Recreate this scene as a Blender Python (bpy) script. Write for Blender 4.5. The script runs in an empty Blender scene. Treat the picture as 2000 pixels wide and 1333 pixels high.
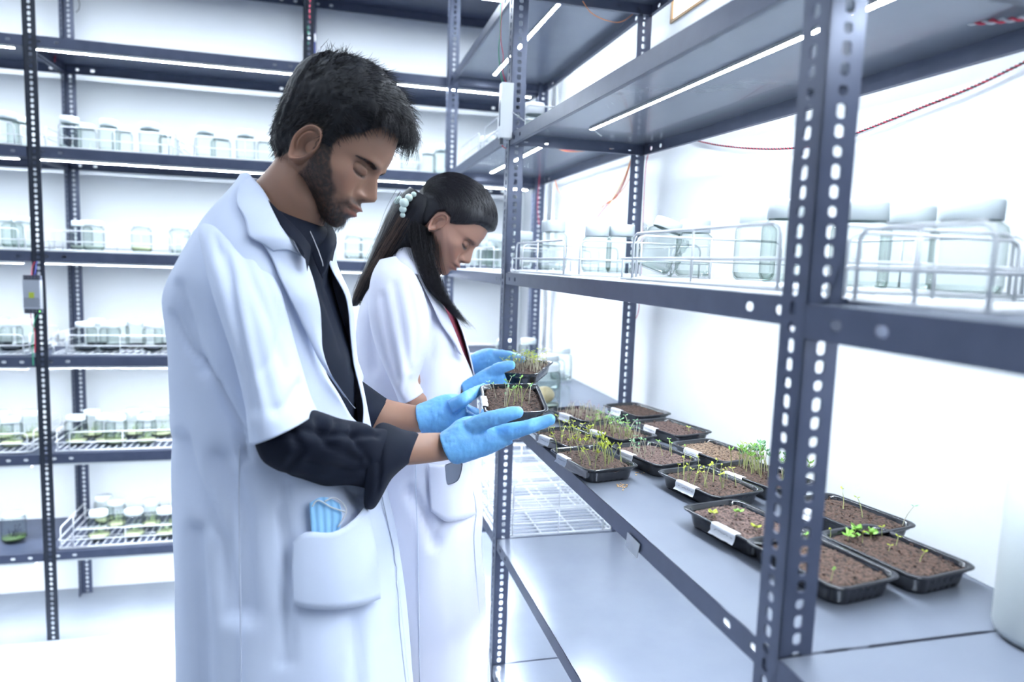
import bpy, math, random
import numpy as np
from mathutils import Vector, Matrix, noise
random.seed(7); rng = np.random.default_rng(7)
SC = bpy.context.scene; COL = SC.collection
# ------------------------------------------------------------------ camera
H = 1.45                                   # lens height above the floor
FPX = 1367.3                               # focal length for a 2000 px wide frame
yaw, pitch, roll = (math.radians(v) for v in (14.748, -6.318, 1.983))
cy, sy, cp, sp, cr, sr = math.cos(yaw), math.sin(yaw), math.cos(pitch), math.sin(pitch), math.cos(roll), math.sin(roll)
F = np.array([sy*cp, cy*cp, sp]); R0 = np.array([cy, -sy, 0.0]); U0 = np.cross(R0, F)
R = cr*R0 + sr*U0; U = -sr*R0 + cr*U0
EYE = np.array([0, 0, H])
cam = bpy.data.cameras.new('camera'); camo = bpy.data.objects.new('camera', cam); COL.objects.link(camo)
cam.sensor_width = 36; cam.lens = FPX/2000*36; cam.clip_start = .02
camo.matrix_world = Matrix(((R[0], U[0], -F[0], 0), (R[1], U[1], -F[1], 0), (R[2], U[2], -F[2], H), (0, 0, 0, 1)))
cam.dof.use_dof = True; cam.dof.focus_distance = 1.30; cam.dof.aperture_fstop = 2.5
SC.camera = camo
# ------------------------------------------------------------------ world, exposure
w = bpy.data.worlds.new('world'); SC.world = w; w.use_nodes = True
w.node_tree.nodes['Background'].inputs[0].default_value = (.75, .87, 1, 1)
w.node_tree.nodes['Background'].inputs[1].default_value = .5
SC.view_settings.view_transform = 'Standard'; SC.view_settings.look = 'None'
SC.view_settings.gamma = 1; SC.view_settings.use_curve_mapping = False
SC.view_settings.exposure = 0.12
SC.cycles.use_denoising = True
SC.cycles.max_bounces = 9; SC.cycles.diffuse_bounces = 5; SC.cycles.transparent_max_bounces = 48
SC.cycles.sample_clamp_indirect = 6; SC.cycles.caustics_reflective = False; SC.cycles.caustics_refractive = False
LED_POWER = 235.0
PANEL_POWER = 6.2
LAMP_COL = (.80, .90, 1.0)
# ------------------------------------------------------------------ helpers
def P(px, py, D):
    """the point at depth D (metres along the lens axis) seen at photograph pixel px, py"""
    return EYE + D*(F + (px-1000)/FPX*R + (666.5-py)/FPX*U)
def proj(p):
    d = np.asarray(p) - EYE; z = d@F
    return 1000+FPX*(d@R)/z, 666.5-FPX*(d@U)/z, z
def ray(px, py): return F + (px-1000)/FPX*R + (666.5-py)/FPX*U
def onX(px, py, c): d = ray(px, py); return EYE + d*(c/d[0])
def onY(px, py, c): d = ray(px, py); return EYE + d*(c/d[1])
def onZ(px, py, z): d = ray(px, py); return EYE + d*((z-H)/d[2])
def lin(c): return tuple(((v/255)/12.92 if v/255 <= .04045 else ((v/255+.055)/1.055)**2.4) for v in c)+(1,)

def mat(name, col, rough=.5, metal=0, bump=None, emit=None, spec=.5, sss=0, var=None, attr=False, coat=0, sheen=0, aniso=None):
    m = bpy.data.materials.new(name); m.use_nodes = True; nt = m.node_tree; b = nt.nodes['Principled BSDF']
    c = col if len(col) == 4 else tuple(col)+(1,)
    b.inputs['Base Color'].default_value = c; b.inputs['Roughness'].default_value = rough
    b.inputs['Metallic'].default_value = metal; b.inputs['Specular IOR Level'].default_value = spec
    if coat: b.inputs['Coat Weight'].default_value = coat
    if sheen: b.inputs['Sheen Weight'].default_value = sheen
    if sss:
        b.inputs['Subsurface Weight'].default_value = sss; b.inputs['Subsurface Radius'].default_value = (.010, .004, .002)
        b.inputs['Subsurface Scale'].default_value = .6
    if emit: b.inputs['Emission Color'].default_value = tuple(emit[0])+(1,); b.inputs['Emission Strength'].default_value = emit[1]
    tc = nt.nodes.new('ShaderNodeTexCoord'); src = None
    if var:      # (scale, other colour, contrast)
        n = nt.nodes.new('ShaderNodeTexNoise'); n.inputs['Scale'].default_value = var[0]; n.inputs['Detail'].default_value = 6
        r = nt.nodes.new('ShaderNodeValToRGB'); k = var[2] if len(var) > 2 else .15
        r.color_ramp.elements[0].position = .5-k; r.color_ramp.elements[1].position = .5+k
        r.color_ramp.elements[0].color = c; r.color_ramp.elements[1].color = tuple(var[1])+(1,) if len(var[1]) == 3 else var[1]
        nt.links.new(tc.outputs['Object'], n.inputs['Vector']); nt.links.new(n.outputs[0], r.inputs[0])
        nt.links.new(r.outputs[0], b.inputs['Base Color']); src = r
    if attr:
        a = nt.nodes.new('ShaderNodeAttribute'); a.attribute_name = 'tint'; mx = nt.nodes.new('ShaderNodeMix'); mx.data_type = 'RGBA'; mx.blend_type = 'MULTIPLY'
        mx.inputs['Factor'].default_value = 1
        if src: nt.links.new(src.outputs[0], mx.inputs[6])
        else: mx.inputs[6].default_value = c
        nt.links.new(a.outputs['Color'], mx.inputs[7]); nt.links.new(mx.outputs[2], b.inputs['Base Color'])
    if bump:     # (scale, strength, distance[, stretch])
        n = nt.nodes.new('ShaderNodeTexNoise'); n.inputs['Scale'].default_value = bump[0]; n.inputs['Detail'].default_value = 5
        bp = nt.nodes.new('ShaderNodeBump'); bp.inputs['Strength'].default_value = bump[1]; bp.inputs['Distance'].default_value = bump[2]
        if len(bump) > 3:
            mp = nt.nodes.new('ShaderNodeMapping'); mp.inputs['Scale'].default_value = bump[3]
            nt.links.new(tc.outputs['Object'], mp.inputs[0]); nt.links.new(mp.outputs[0], n.inputs['Vector'])
        else: nt.links.new(tc.outputs['Object'], n.inputs['Vector'])
        nt.links.new(n.outputs[0], bp.inputs['Height']); nt.links.new(bp.outputs[0], b.inputs['Normal'])
    return m

def glass(name, tint, gloss=.06, edge=.55):
    """thin-walled glass: light passes straight through, more is lost and mirrored at grazing angles"""
    m = bpy.data.materials.new(name); m.use_nodes = True; nt = m.node_tree; nt.nodes.clear()
    o = nt.nodes.new('ShaderNodeOutputMaterial'); t = nt.nodes.new('ShaderNodeBsdfTransparent'); g = nt.nodes.new('ShaderNodeBsdfGlossy')
    lw = nt.nodes.new('ShaderNodeLayerWeight'); lw.inputs[0].default_value = .35
    rp = nt.nodes.new('ShaderNodeValToRGB'); rp.color_ramp.elements[0].position = .35; rp.color_ramp.elements[1].position = 1
    rp.color_ramp.elements[0].color = tuple(tint)+(1,); rp.color_ramp.elements[1].color = (tint[0]*edge, tint[1]*edge*1.06, tint[2]*edge*1.03, 1)
    nt.links.new(lw.outputs['Facing'], rp.inputs[0]); nt.links.new(rp.outputs[0], t.inputs[0])
    g.inputs['Roughness'].default_value = .04
    fr = nt.nodes.new('ShaderNodeFresnel'); fr.inputs[0].default_value = 1.35
    mn = nt.nodes.new('ShaderNodeMath'); mn.operation = 'MULTIPLY'; mn.inputs[1].default_value = .28; nt.links.new(fr.outputs[0], mn.inputs[0])
    mx = nt.nodes.new('ShaderNodeMixShader'); nt.links.new(mn.outputs[0], mx.inputs[0]); nt.links.new(t.outputs[0], mx.inputs[1]); nt.links.new(g.outputs[0], mx.inputs[2])
    nt.links.new(mx.outputs[0], o.inputs[0]); return m

M = {}
M['wall'] = mat('painted_wall', (.86, .885, .91), .6, bump=(30, .08, .004), var=(1.6, (.88, .90, .92)))
M['ceiling'] = mat('white_ceiling', (.8, .82, .85), .7)
M['floor'] = mat('floor_tile', (.26, .285, .33), .3, var=(6, (.30, .325, .37)))
M['steel'] = mat('powder_coated_steel', (.066, .079, .128), .36, .25, bump=(300, .08, .0006), var=(25, (.082, .096, .150), .2), spec=.5)
M['dark_steel'] = mat('dark_steel', (.016, .020, .032), .4, .2, bump=(300, .08, .0006), var=(30, (.03, .036, .052), .2))
M['shelf'] = mat('shelf_steel', (.27, .30, .375), .26, .40, bump=(250, .06, .0006), var=(9, (.31, .34, .41), .25), spec=.8, coat=.2)
M['led'] = mat('led_strip', (1, 1, 1), .5, emit=(LAMP_COL, LED_POWER))
M['led_back'] = mat('led_strip_back', (1, 1, 1), .5, emit=(LAMP_COL, LED_POWER*1.12))
M['panel'] = mat('fill_panel_glow', (1, 1, 1), .5, emit=(LAMP_COL, PANEL_POWER))  # glow of the unseen fill panels added overhead
M['ledtape'] = mat('strip_backing', (.75, .76, .74), .5)
M['wire'] = mat('white_coated_wire', (.88, .90, .92), .35, coat=.3)
M['glass'] = glass('clear_glass', (.895, .925, .91), edge=.58)
M['film'] = glass('clear_film', (.95, .96, .965), edge=.78)
M['plastic_lid'] = mat('milky_lid', (.70, .76, .78), .35)
M['agar_yellow'] = mat('yellow_medium', (.72, .73, .46), .25)
M['agar_green'] = mat('green_medium', (.10, .16, .06), .3)
M['agar_dark'] = mat('dark_medium', (.018, .022, .04), .25)
M['agar_clear'] = mat('pale_medium', (.62, .68, .62), .2)
M['tan'] = mat('tan_lump', (.62, .48, .27), .5, var=(40, (.75, .62, .4)))
M['leafm'] = mat('plantlet', (.40, .50, .26), .5)
M['black_plastic'] = mat('black_plastic', (.010, .011, .016), .22, coat=.4)
M['soil'] = mat('potting_soil', lin((40, 30, 26)), .9, bump=(260, .9, .004), var=(260, lin((104, 80, 68)), .12))
M['soil_light'] = mat('pale_potting_soil', lin((72, 56, 46)), .9, bump=(260, .9, .004), var=(260, lin((160, 134, 112)), .12))
M['soil_red'] = mat('reddish_potting_soil', lin((52, 40, 37)), .9, bump=(260, .9, .004), var=(260, lin((122, 98, 90)), .12))
M['stem'] = mat('pale_stem', lin((176, 182, 120)), .5)
M['stem_white'] = mat('white_stem', lin((196, 190, 165)), .5)
M['leaf'] = mat('seedling_leaf', lin((128, 176, 70)), .5)
M['leaf_blue'] = mat('bluish_leaf', lin((120, 170, 120)), .5)
M['leaf_yellow'] = mat('yellow_leaf', lin((176, 186, 62)), .5)
M['tape'] = mat('paper_tape', (.80, .81, .84), .7, var=(60, (.70, .71, .76), .25))
M['ink'] = mat('pen_ink', (.12, .13, .18), .6)
M['skin_man'] = mat('brown_skin', lin((154, 115, 95)), .48, sss=.12, attr=True, bump=(900, .10, .0006), var=(30, lin((162, 122, 100)), .3))
M['skin_woman'] = mat('warm_skin', lin((170, 128, 110)), .45, sss=.12, attr=True, bump=(900, .08, .0006), var=(30, lin((176, 134, 116)), .3))
M['hair_man'] = mat('black_hair', (.008, .008, .011), .5, bump=(60, .8, .004, (1, 1, .25)), spec=.25)
M['strand_man'] = mat('hair_strand', (.012, .011, .014), .45, spec=.3)
M['stubble'] = mat('beard_hair', (.014, .013, .015), .5)
M['hair_woman'] = mat('dark_smooth_hair', (.007, .007, .011), .42, bump=(55, .55, .003, (1, 1, .2)), spec=.3)
M['strand_woman'] = mat('dark_strand', (.009, .008, .012), .38, spec=.35)
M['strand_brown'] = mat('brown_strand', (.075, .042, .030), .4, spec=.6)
M['coat'] = mat('white_cotton', (.69, .755, .92), .75, bump=(700, .12, .0005), sheen=.15)
M['coat2'] = mat('white_blended_cotton', (.74, .75, .87), .75, bump=(700, .12, .0005), sheen=.15)
M['seam'] = mat('stitched_seam', (.60, .65, .78), .8)
M['shirt'] = mat('navy_black_shirt', (.0055, .0085, .0195), .75, bump=(600, .2, .0005), spec=.2)
M['maroon'] = mat('maroon_cloth', (.22, .035, .06), .7)
M['trouser'] = mat('dark_trouser', (.03, .035, .05), .8)
M['shoe'] = mat('dark_shoe', (.02, .02, .024), .4)
M['glove'] = mat('blue_nitrile', lin((116, 186, 248)), .42, bump=(55, .45, .004), sss=.1, var=(18, lin((132, 198, 251)), .25))
M['bead'] = mat('mint_bead', (.62, .74, .69), .35)
M['mask'] = mat('light_blue_mask', lin((150, 205, 246)), .7)
M['silver'] = mat('brushed_aluminium', (.55, .57, .62), .35, .7)
M['phone'] = mat('phone_glass', (.22, .24, .30), .2, coat=.5)
M['phone_dark'] = mat('phone_edge', (.05, .055, .08), .3)
M['red'] = mat('red_wire', (.55, .03, .07), .4)
M['green'] = mat('green_wire', (.03, .35, .17), .4)
M['blackw'] = mat('black_wire', (.015, .015, .02), .4)
M['yelloww'] = mat('yellow_wire', (.75, .50, .08), .4)
M['orangew'] = mat('orange_wire', (.70, .25, .10), .4)
M['bluew'] = mat('blue_wire', (.06, .09, .40), .4)
M['white'] = mat('white_plastic', (.82, .84, .86), .4)
M['frame_wood'] = mat('tan_frame', (.55, .36, .20), .5)
M['sky_pane'] = mat('daylit_pane', (1, 1, 1), .5, emit=((1.0, .93, .84), 1.6))
M['greenled'] = mat('green_lamp', (.1, .6, .1), .4, emit=((.3, 1, .2), 2))
M['liner'] = mat('white_liner', (.84, .87, .90), .4)
M['rust'] = mat('rust_stain', (.62, .40, .20), .8)

def obj(name, verts, faces, m, parent=None, smooth=True, label=None, cat=None, group=None, kind=None, mats=None, midx=None, link=True):
    me = bpy.data.meshes.new(name); me.from_pydata([tuple(map(float, v)) for v in verts], [], faces)
    for mm in (mats or [m]): me.materials.append(M[mm] if isinstance(mm, str) else mm)
    if smooth: me.polygons.foreach_set('use_smooth', [True]*len(me.polygons))
    if midx is not None: me.polygons.foreach_set('material_index', midx)
    me.update(); o = bpy.data.objects.new(name, me)
    if link: COL.objects.link(o)
    if parent is not None: o.parent = parent
    tag(o, label, cat, group, kind); return o
def tag(o, label=None, cat=None, group=None, kind=None):
    if label: o['label'] = label
    if cat: o['category'] = cat
    if group: o['group'] = group
    if kind: o['kind'] = kind
    return o
def empty(name, loc, label=None, cat=None, group=None):
    o = bpy.data.objects.new(name, None); COL.objects.link(o); o.location = loc; o.empty_display_size = .05
    return tag(o, label, cat, group)
def reparent_world(o, root):   # vertices were given in world space; keep them there under a root that is not at the origin
    o.parent = root; o.matrix_parent_inverse = Matrix.Translation(-Vector(root.location)) if root.rotation_euler.z == 0 else root.matrix_world.inverted()
def copy_tree(o, parent=None):
    c = o.copy(); COL.objects.link(c)
    if parent is not None: c.parent = parent
    for ch in [x for x in TREE.get(o.name, [])]: k = copy_tree(ch, c); TREE.setdefault(c.name, []).append(k)
    return c
TREE = {}
def adopt(root, *kids):
    for k in kids: k.parent = root; TREE.setdefault(root.name, []).append(k)

class MB:
    def __init__(s): s.v = []; s.f = []; s.mi = []; s.m = 0
    def add(s, vs, fs):
        b = len(s.v); s.v += [tuple(map(float, v)) for v in vs]; s.f += [tuple(i+b for i in f) for f in fs]; s.mi += [s.m]*len(fs)
    def box(s, x0, x1, y0, y1, z0, z1):
        s.add([(x, y, z) for x in (x0, x1) for y in (y0, y1) for z in (z0, z1)],
              [(0, 1, 3, 2), (4, 6, 7, 5), (0, 4, 5, 1), (2, 3, 7, 6), (0, 2, 6, 4), (1, 5, 7, 3)])
    def tube(s, pts, r, n=6, cap=True):
        pts = [np.array(p, float) for p in pts]; k = len(pts); rs = r if hasattr(r, '__len__') else [r]*k
        vs = []; up = None
        for i in range(k):
            t = pts[min(i+1, k-1)]-pts[max(i-1, 0)]; t = t/(np.linalg.norm(t)+1e-12)
            if up is None: up = np.cross(t, (0, 0, 1) if abs(t[2]) < .9 else (1, 0, 0))
            up = up - t*(up@t); up /= np.linalg.norm(up)+1e-12; q = np.cross(t, up)
            for j in range(n): a = 2*math.pi*j/n; vs.append(pts[i]+rs[i]*(math.cos(a)*up+math.sin(a)*q))
        fs = [(i*n+j, i*n+(j+1) % n, (i+1)*n+(j+1) % n, (i+1)*n+j) for i in range(k-1) for j in range(n)]
        if cap: fs += [tuple(range(n))[::-1], tuple((k-1)*n+j for j in range(n))]
        s.add(vs, fs)
    def rings(s, rings, cap=True, closed=True):
        n = len(rings[0]); vs = [p for r in rings for p in r]; m_ = n if closed else n-1
        fs = [(i*n+j, i*n+(j+1) % n, (i+1)*n+(j+1) % n, (i+1)*n+j) for i in range(len(rings)-1) for j in range(m_)]
        if cap and closed: fs += [tuple(range(n))[::-1], tuple((len(rings)-1)*n+j for j in range(n))]
        s.add(vs, fs)
    def lathe(s, prof, n=20, c=(0, 0, 0), cap=False):
        s.rings([[(c[0]+r*math.cos(2*math.pi*j/n), c[1]+r*math.sin(2*math.pi*j/n), c[2]+z) for j in range(n)] for r, z in prof], cap)
    def sphere(s, c, r, n=12, m_=8, sc=(1, 1, 1)):
        s.rings([[(c[0]+sc[0]*r*math.sin(a)*math.cos(2*math.pi*j/n), c[1]+sc[1]*r*math.sin(a)*math.sin(2*math.pi*j/n), c[2]+sc[2]*r*math.cos(a)) for j in range(n)]
                 for a in [math.pi*(i+.02)/(m_+.04) for i in range(m_+1)]])
    def build(s, name, m, parent=None, smooth=False, **k):
        many = isinstance(m, (list, tuple))
        return obj(name, s.v, s.f, None if many else m, parent, smooth, mats=m if many else None, midx=s.mi if many else None, **k)

def cr_interp(rows, sub):
    """Catmull-Rom through the rows (arrays), sub steps between neighbours"""
    A = np.array(rows, float); out = []
    for i in range(len(A)-1):
        p0, p1, p2, p3 = A[max(i-1, 0)], A[i], A[i+1], A[min(i+2, len(A)-1)]
        for k in range(sub):
            t = k/sub; out.append(.5*((2*p1)+(-p0+p2)*t+(2*p0-5*p1+4*p2-p3)*t*t+(-p0+3*p1-3*p2+p3)*t**3))
    out.append(A[-1]); return np.array(out)
WD = np.array([F[0], F[1], 0.0]); WD /= np.linalg.norm(WD)     # level direction away from the lens
def limb(rows, n=40, sub=4, power=1.0, cap=True):
    """rows: (ax,ay, bx,by, D, half thickness): two outline points of the limb, its depth and half its thickness in depth"""
    A = cr_interp(rows, sub); out = []
    for ax, ay, bx, by, D, b in A:
        a0, b0 = np.array([ax, ay]), np.array([bx, by]); L = np.linalg.norm(b0-a0); u = (b0-a0)/(L+1e-9); a1, b1 = a0.copy(), b0.copy()
        for it in range(3):      # the near half looks wider: shrink until the outline falls on the two given points
            pa, pb = P(*a1, D), P(*b1, D); C = (pa+pb)/2; h = (pb-pa)/2; ring = []
            for j in range(n):
                a = 2*math.pi*j/n; c, s_ = math.cos(a), math.sin(a)
                c = math.copysign(abs(c)**power, c); s_ = math.copysign(abs(s_)**power, s_)
                ring.append(C+c*h-s_*b*WD)
            if it == 2: break
            q = [(np.array(proj(p)[:2])-a0)@u for p in ring]; lo, hi = min(q), max(q)
            a1 = a1-u*lo*.9; b1 = b1-u*(hi-L)*.9
            if (b1-a1)@u < L*.3: break
        out.append(ring)
    return out
def seg_dist(px, py, pts):
    best = 1e9
    for (x0, y0), (x1, y1) in zip(pts[:-1], pts[1:]):
        dx, dy = x1-x0, y1-y0; t = max(0, min(1, ((px-x0)*dx+(py-y0)*dy)/(dx*dx+dy*dy+1e-9)))
        best = min(best, math.hypot(px-x0-t*dx, py-y0-t*dy))
    return best
def crease(rings, folds, amp_noise=.0015, nscale=9, stretch=(1, 1, .35), near_only=True):
    """push each ring vertex in or out along its ring's own radius: soft cloth noise and the creases the cloth shows"""
    out = []
    for r in rings:
        r = np.array(r); C = r.mean(0); new = []
        for p in r:
            d = p-C; L = np.linalg.norm(d)+1e-9; d = d/L
            h = amp_noise*(noise.noise(Vector((p[0]*nscale*stretch[0], p[1]*nscale*stretch[1], p[2]*nscale*stretch[2])))*2)
            if d@WD < .35 or not near_only:
                x, y, _ = proj(p)
                for pts, wd, dp in folds:
                    q = seg_dist(x, y, pts)
                    if q < wd*3: h -= dp*math.exp(-(q/wd)**2)
            new.append(p+d*h)
        out.append(new)
    return out
def evaluated(o, *mods):
    """apply modifiers to an object's mesh without operators"""
    for t, kw in mods:
        m_ = o.modifiers.new(t, t)
        for k, v in kw.items(): setattr(m_, k, v)
    dg = bpy.context.evaluated_depsgraph_get(); dg.update()
    me = bpy.data.meshes.new_from_object(o.evaluated_get(dg)); old = o.data; o.modifiers.clear(); o.data = me
    me.polygons.foreach_set('use_smooth', [True]*len(me.polygons)); bpy.data.meshes.remove(old); return o

def sub(vs, loc): l = np.array(loc, float); return [np.asarray(v)-l for v in vs]
class WB(MB):
    """mesh builder in world coordinates; build() stores the vertices relative to the parent's location"""
    def build(s, name, m, parent=None, smooth=False, **k):
        if parent is not None:
            q = parent
            while q.get('org') is None and q.parent is not None: q = q.parent
            org = np.array(q.get('org', (0, 0, 0)), float); s.v = [tuple(np.array(v)-org) for v in s.v]
        return MB.build(s, name, m, parent, smooth, **k)
def root_at(name, loc, label, cat, group=None):
    o = empty(name, loc, label, cat, group); o['org'] = tuple(map(float, loc)); return o

# ------------------------------------------------------------------ room
XR, YB, XL, YN, ZC = .885, 3.235, -2.6, -1.6, 2.85
def struct(name, x0, x1, y0, y1, z0, z1, m):
    b = MB(); b.box(x0, x1, y0, y1, z0, z1); return b.build(name, m, kind='structure')
struct('floor', XL-.1, XR+.1, YN-.1, YB+.1, -.1, 0, 'floor')
struct('ceiling', XL-.1, XR+.1, YN-.1, YB+.1, ZC, ZC+.1, 'ceiling')
struct('wall_back', XL-.1, XR+.1, YB, YB+.1, 0, ZC, 'wall')
struct('wall_left', XL-.1, XL, YN, YB, 0, ZC, 'wall')
struct('wall_front', XL-.1, XR+.1, YN-.1, YN, 0, ZC, 'wall')
WZ0, WZ1, WY0, WY1 = 2.105, 2.40, 1.15, 1.80        # small framed opening high in the right wall
b = MB()
b.box(XR, XR+.1, YN, WY0, 0, ZC); b.box(XR, XR+.1, WY1, YB, 0, ZC); b.box(XR, XR+.1, WY0, WY1, 0, WZ0); b.box(XR, XR+.1, WY0, WY1, WZ1, ZC)
b.build('wall_right', 'wall', kind='structure')
b = MB(); t = .007
for y0, y1, z0, z1 in ((WY0, WY1, WZ0, WZ0+t), (WY0, WY1, WZ1-t, WZ1), (WY0, WY0+t, WZ0, WZ1), (WY1-t, WY1, WZ0, WZ1)): b.box(XR-.004, XR+.09, y0, y1, z0, z1)
wf = b.build('window_1', 'frame_wood', kind='structure')
b = MB(); b.box(XR+.002, XR+.006, WY0+t, WY1-t, WZ0+t, WZ1-t); b.build('pane', 'sky_pane', wf)
for x, y, lb in ((-.25, .35, 'near the right hand rack'), (-.75, 1.75, 'by the back rack'), (-1.7, .9, 'by the left wall')):  # unseen panels added overhead as fill light for the room
    p = empty('fill_panel', (x, y, ZC), 'unseen square white fill panel added at the ceiling '+lb, 'lamp', 'added ceiling fill panels')
    b = MB(); b.box(-.31, .31, -.31, .31, -.03, -.012); bb = MB(); bb.box(-.29, .29, -.29, .29, -.034, -.0305)
    b.build('housing', 'white', p); bb.build('diffuser', 'panel', p)

# ------------------------------------------------------------------ slotted angle racks
def post_mesh(height, w_=.040, t=.0022, sx=1, sy=1, pitch=.019):
    """L section: one flange along x, one along y, both punched with alternating slots and round holes"""
    b = MB(); n = int(height/pitch)
    def flange(along):
        def pt(u, z, d): return (sx*u, sy*d, z) if along == 'x' else (sx*d, sy*u, z)
        c = w_*.52; hw = .0052
        for i in range(n):
            z0, z1 = i*pitch, (i+1)*pitch; zc = (z0+z1)/2; hh = (.0068, .0050, .0062)[i % 3]; cut = hw*.45
            hole = [(c-hw, zc-hh+cut), (c-hw+cut, zc-hh), (c+hw-cut, zc-hh), (c+hw, zc-hh+cut), (c+hw, zc+hh-cut), (c+hw-cut, zc+hh), (c-hw+cut, zc+hh), (c-hw, zc+hh-cut)]
            out = [(0, z0), (w_, z0), (w_, z1), (0, z1)]
            vs = [pt(u, z, 0) for u, z in out+hole]+[pt(u, z, t) for u, z in out+hole]
            fr = [(0, 1, 6, 5), (1, 2, 8, 7), (1, 7, 6), (2, 3, 10, 9), (2, 9, 8), (3, 0, 4, 11), (3, 11, 10), (0, 5, 4)]
            fs = fr+[tuple(k+12 for k in f[::-1]) for f in fr]
            fs += [(4+j, 4+(j+1) % 8, 16+(j+1) % 8, 16+j) for j in range(8)]
            fs += [(1, 2, 14, 13), (0, 12, 15, 3)]
            b.add(vs, fs)
    flange('x'); flange('y'); me = bpy.data.meshes.new('post'); me.from_pydata(b.v, [], b.f); return me
POSTS = {}
def add_post(rack, x, y, sx, sy, m, h=2.62):
    key = (sx, sy, m, h)
    if key not in POSTS:
        POSTS[key] = post_mesh(h, sx=sx, sy=sy); POSTS[key].materials.append(M[m])
    o = bpy.data.objects.new('post', POSTS[key]); COL.objects.link(o); o.parent = rack
    g = np.array(rack['org']); o.location = (x-g[0], y-g[1], 0); return o
def strip_lip(b, p0, p1, h, nrm, holes=True, t=.0012):
    """a folded shelf edge hanging from p0-p1, with two oblong bolt holes near each end"""
    p0, p1 = np.array(p0, float), np.array(p1, float); L = np.linalg.norm(p1-p0); d = (p1-p0)/L; nrm = np.array(nrm, float)
    cuts = [0, .03, .055, .085, .110, L-.110, L-.085, L-.055, L-.03, L] if holes and L > .3 else [0, L]
    for i in range(len(cuts)-1):
        u0, u1 = cuts[i], cuts[i+1]; hole = holes and L > .3 and i in (1, 3, 5, 7)
        o4 = [(u0, 0), (u1, 0), (u1, -h), (u0, -h)]
        def q(u, z, k): return p0+d*u+np.array([0, 0, z])+nrm*k
        if not hole:
            vs = [q(u, z, 0) for u, z in o4]+[q(u, z, -t) for u, z in o4]
            b.add(vs, [(0, 1, 2, 3), (7, 6, 5, 4), (3, 2, 6, 7), (0, 4, 5, 1)])
        else:
            c = (u0+u1)/2; a_, e = .0075, .0050; k_ = .003; zc = -h*.5
            hl = [(c-a_, zc+e-k_), (c-a_+k_, zc+e), (c+a_-k_, zc+e), (c+a_, zc+e-k_), (c+a_, zc-e+k_), (c+a_-k_, zc-e), (c-a_+k_, zc-e), (c-a_, zc-e+k_)]
            vs = [q(u, z, 0) for u, z in o4+hl]+[q(u, z, -t) for u, z in o4+hl]
            fr = [(0, 1, 6, 5), (1, 2, 8, 7), (1, 7, 6), (2, 3, 10, 9), (2, 9, 8), (3, 0, 4, 11), (3, 11, 10), (0, 5, 4)]
            b.add(vs, fr+[tuple(j+12 for j in f[::-1]) for f in fr]+[(4+j, 4+(j+1) % 8, 16+(j+1) % 8, 16+j) for j in range(8)])
def shelf(rack, x0, x1, y0, y1, zf, h=.030, led='y', ledpos=None, l0=None, l1=None, m='shelf'):
    """folded sheet shelf; zf is its top height, or a function of y when it sags"""
    z = zf if callable(zf) else (lambda y: zf)
    b = WB(); t = .0014
    c = [(x0, y0, z(y0)), (x1, y0, z(y0)), (x1, y1, z(y1)), (x0, y1, z(y1))]
    b.add(c+[(a, q, r-t) for a, q, r in c], [(0, 1, 2, 3), (7, 6, 5, 4)]); b.m = 1
    for i, nrm in enumerate(((0, -1, 0), (1, 0, 0), (0, 1, 0), (-1, 0, 0))):
        strip_lip(b, c[i], c[(i+1) % 4], h, nrm)
    inr = .010      # inward return at the foot of each lip
    for i, nrm in enumerate(((0, -1, 0), (1, 0, 0), (0, 1, 0), (-1, 0, 0))):
        p, q = np.array(c[i]), np.array(c[(i+1) % 4]); n_ = -np.array(nrm)*inr; dz = np.array([0, 0, -h])
        b.add([p+dz, q+dz, q+dz+n_, p+dz+n_, p+dz+(0, 0, t), q+dz+(0, 0, t), q+dz+n_+(0, 0, t), p+dz+n_+(0, 0, t)], [(3, 2, 1, 0), (4, 5, 6, 7), (2, 3, 7, 6)])
    s = b.build('shelf', [m, 'steel'], rack)
    if led:
        a = ledpos; e = .0045; b = WB(); bk = WB()
        if led == 'y':
            q0, q1 = l0, l1; pts = [(a, q0), (a, q1)] if not isinstance(a, tuple) else [(a[0], q0), (a[1], q1)]
            for B_, ww, zz0, zz1 in ((b, e, .0062, .0064), (bk, .006, .0016, .0062)):
                (xa, ya), (xb, yb) = pts; za, zb = z(ya), z(yb)
                B_.add([(xa-ww, ya, za-zz0), (xa+ww, ya, za-zz0), (xb+ww, yb, zb-zz0), (xb-ww, yb, zb-zz0), (xa-ww, ya, za-zz1), (xa+ww, ya, za-zz1), (xb+ww, yb, zb-zz1), (xb-ww, yb, zb-zz1)],
                       [(0, 1, 2, 3), (7, 6, 5, 4), (0, 4, 5, 1), (1, 5, 6, 2), (2, 6, 7, 3), (3, 7, 4, 0)])
        else:
            z0 = z(a)-h-.0005; b.box(l0, l1, a-.005, a+.005, z0-.0080, z0-.0078); bk.box(l0, l1, a-.006, a+.006, z0-.0078, z0)
        o = bk.build('strip_light', 'ledtape', rack, label='thin white LED strip'); o.parent = s
        o = b.build('glowing_strip', 'led' if led == 'y' else 'led_back', rack, label='lit white face of the strip'); o.parent = s
    return s
AX, BX = .452, .832
RZ = [2.52, 2.150, 1.785, 1.425, 1.055, .690, .320]
Y1, Y2, Y3, Y0 = .587, 1.81, 2.735, -.640
r2 = root_at('shelving_rack', (AX, Y1, 0), 'long dark grey slotted angle rack along the right wall, holding the seed trays', 'rack')
for y in (Y0, Y1, Y2, Y3):
    add_post(r2, AX-.002-(.016 if y == Y3 else 0), y, 1, 1, 'steel'); add_post(r2, BX+.002, y+.001, -1, 1, 'steel')
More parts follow.
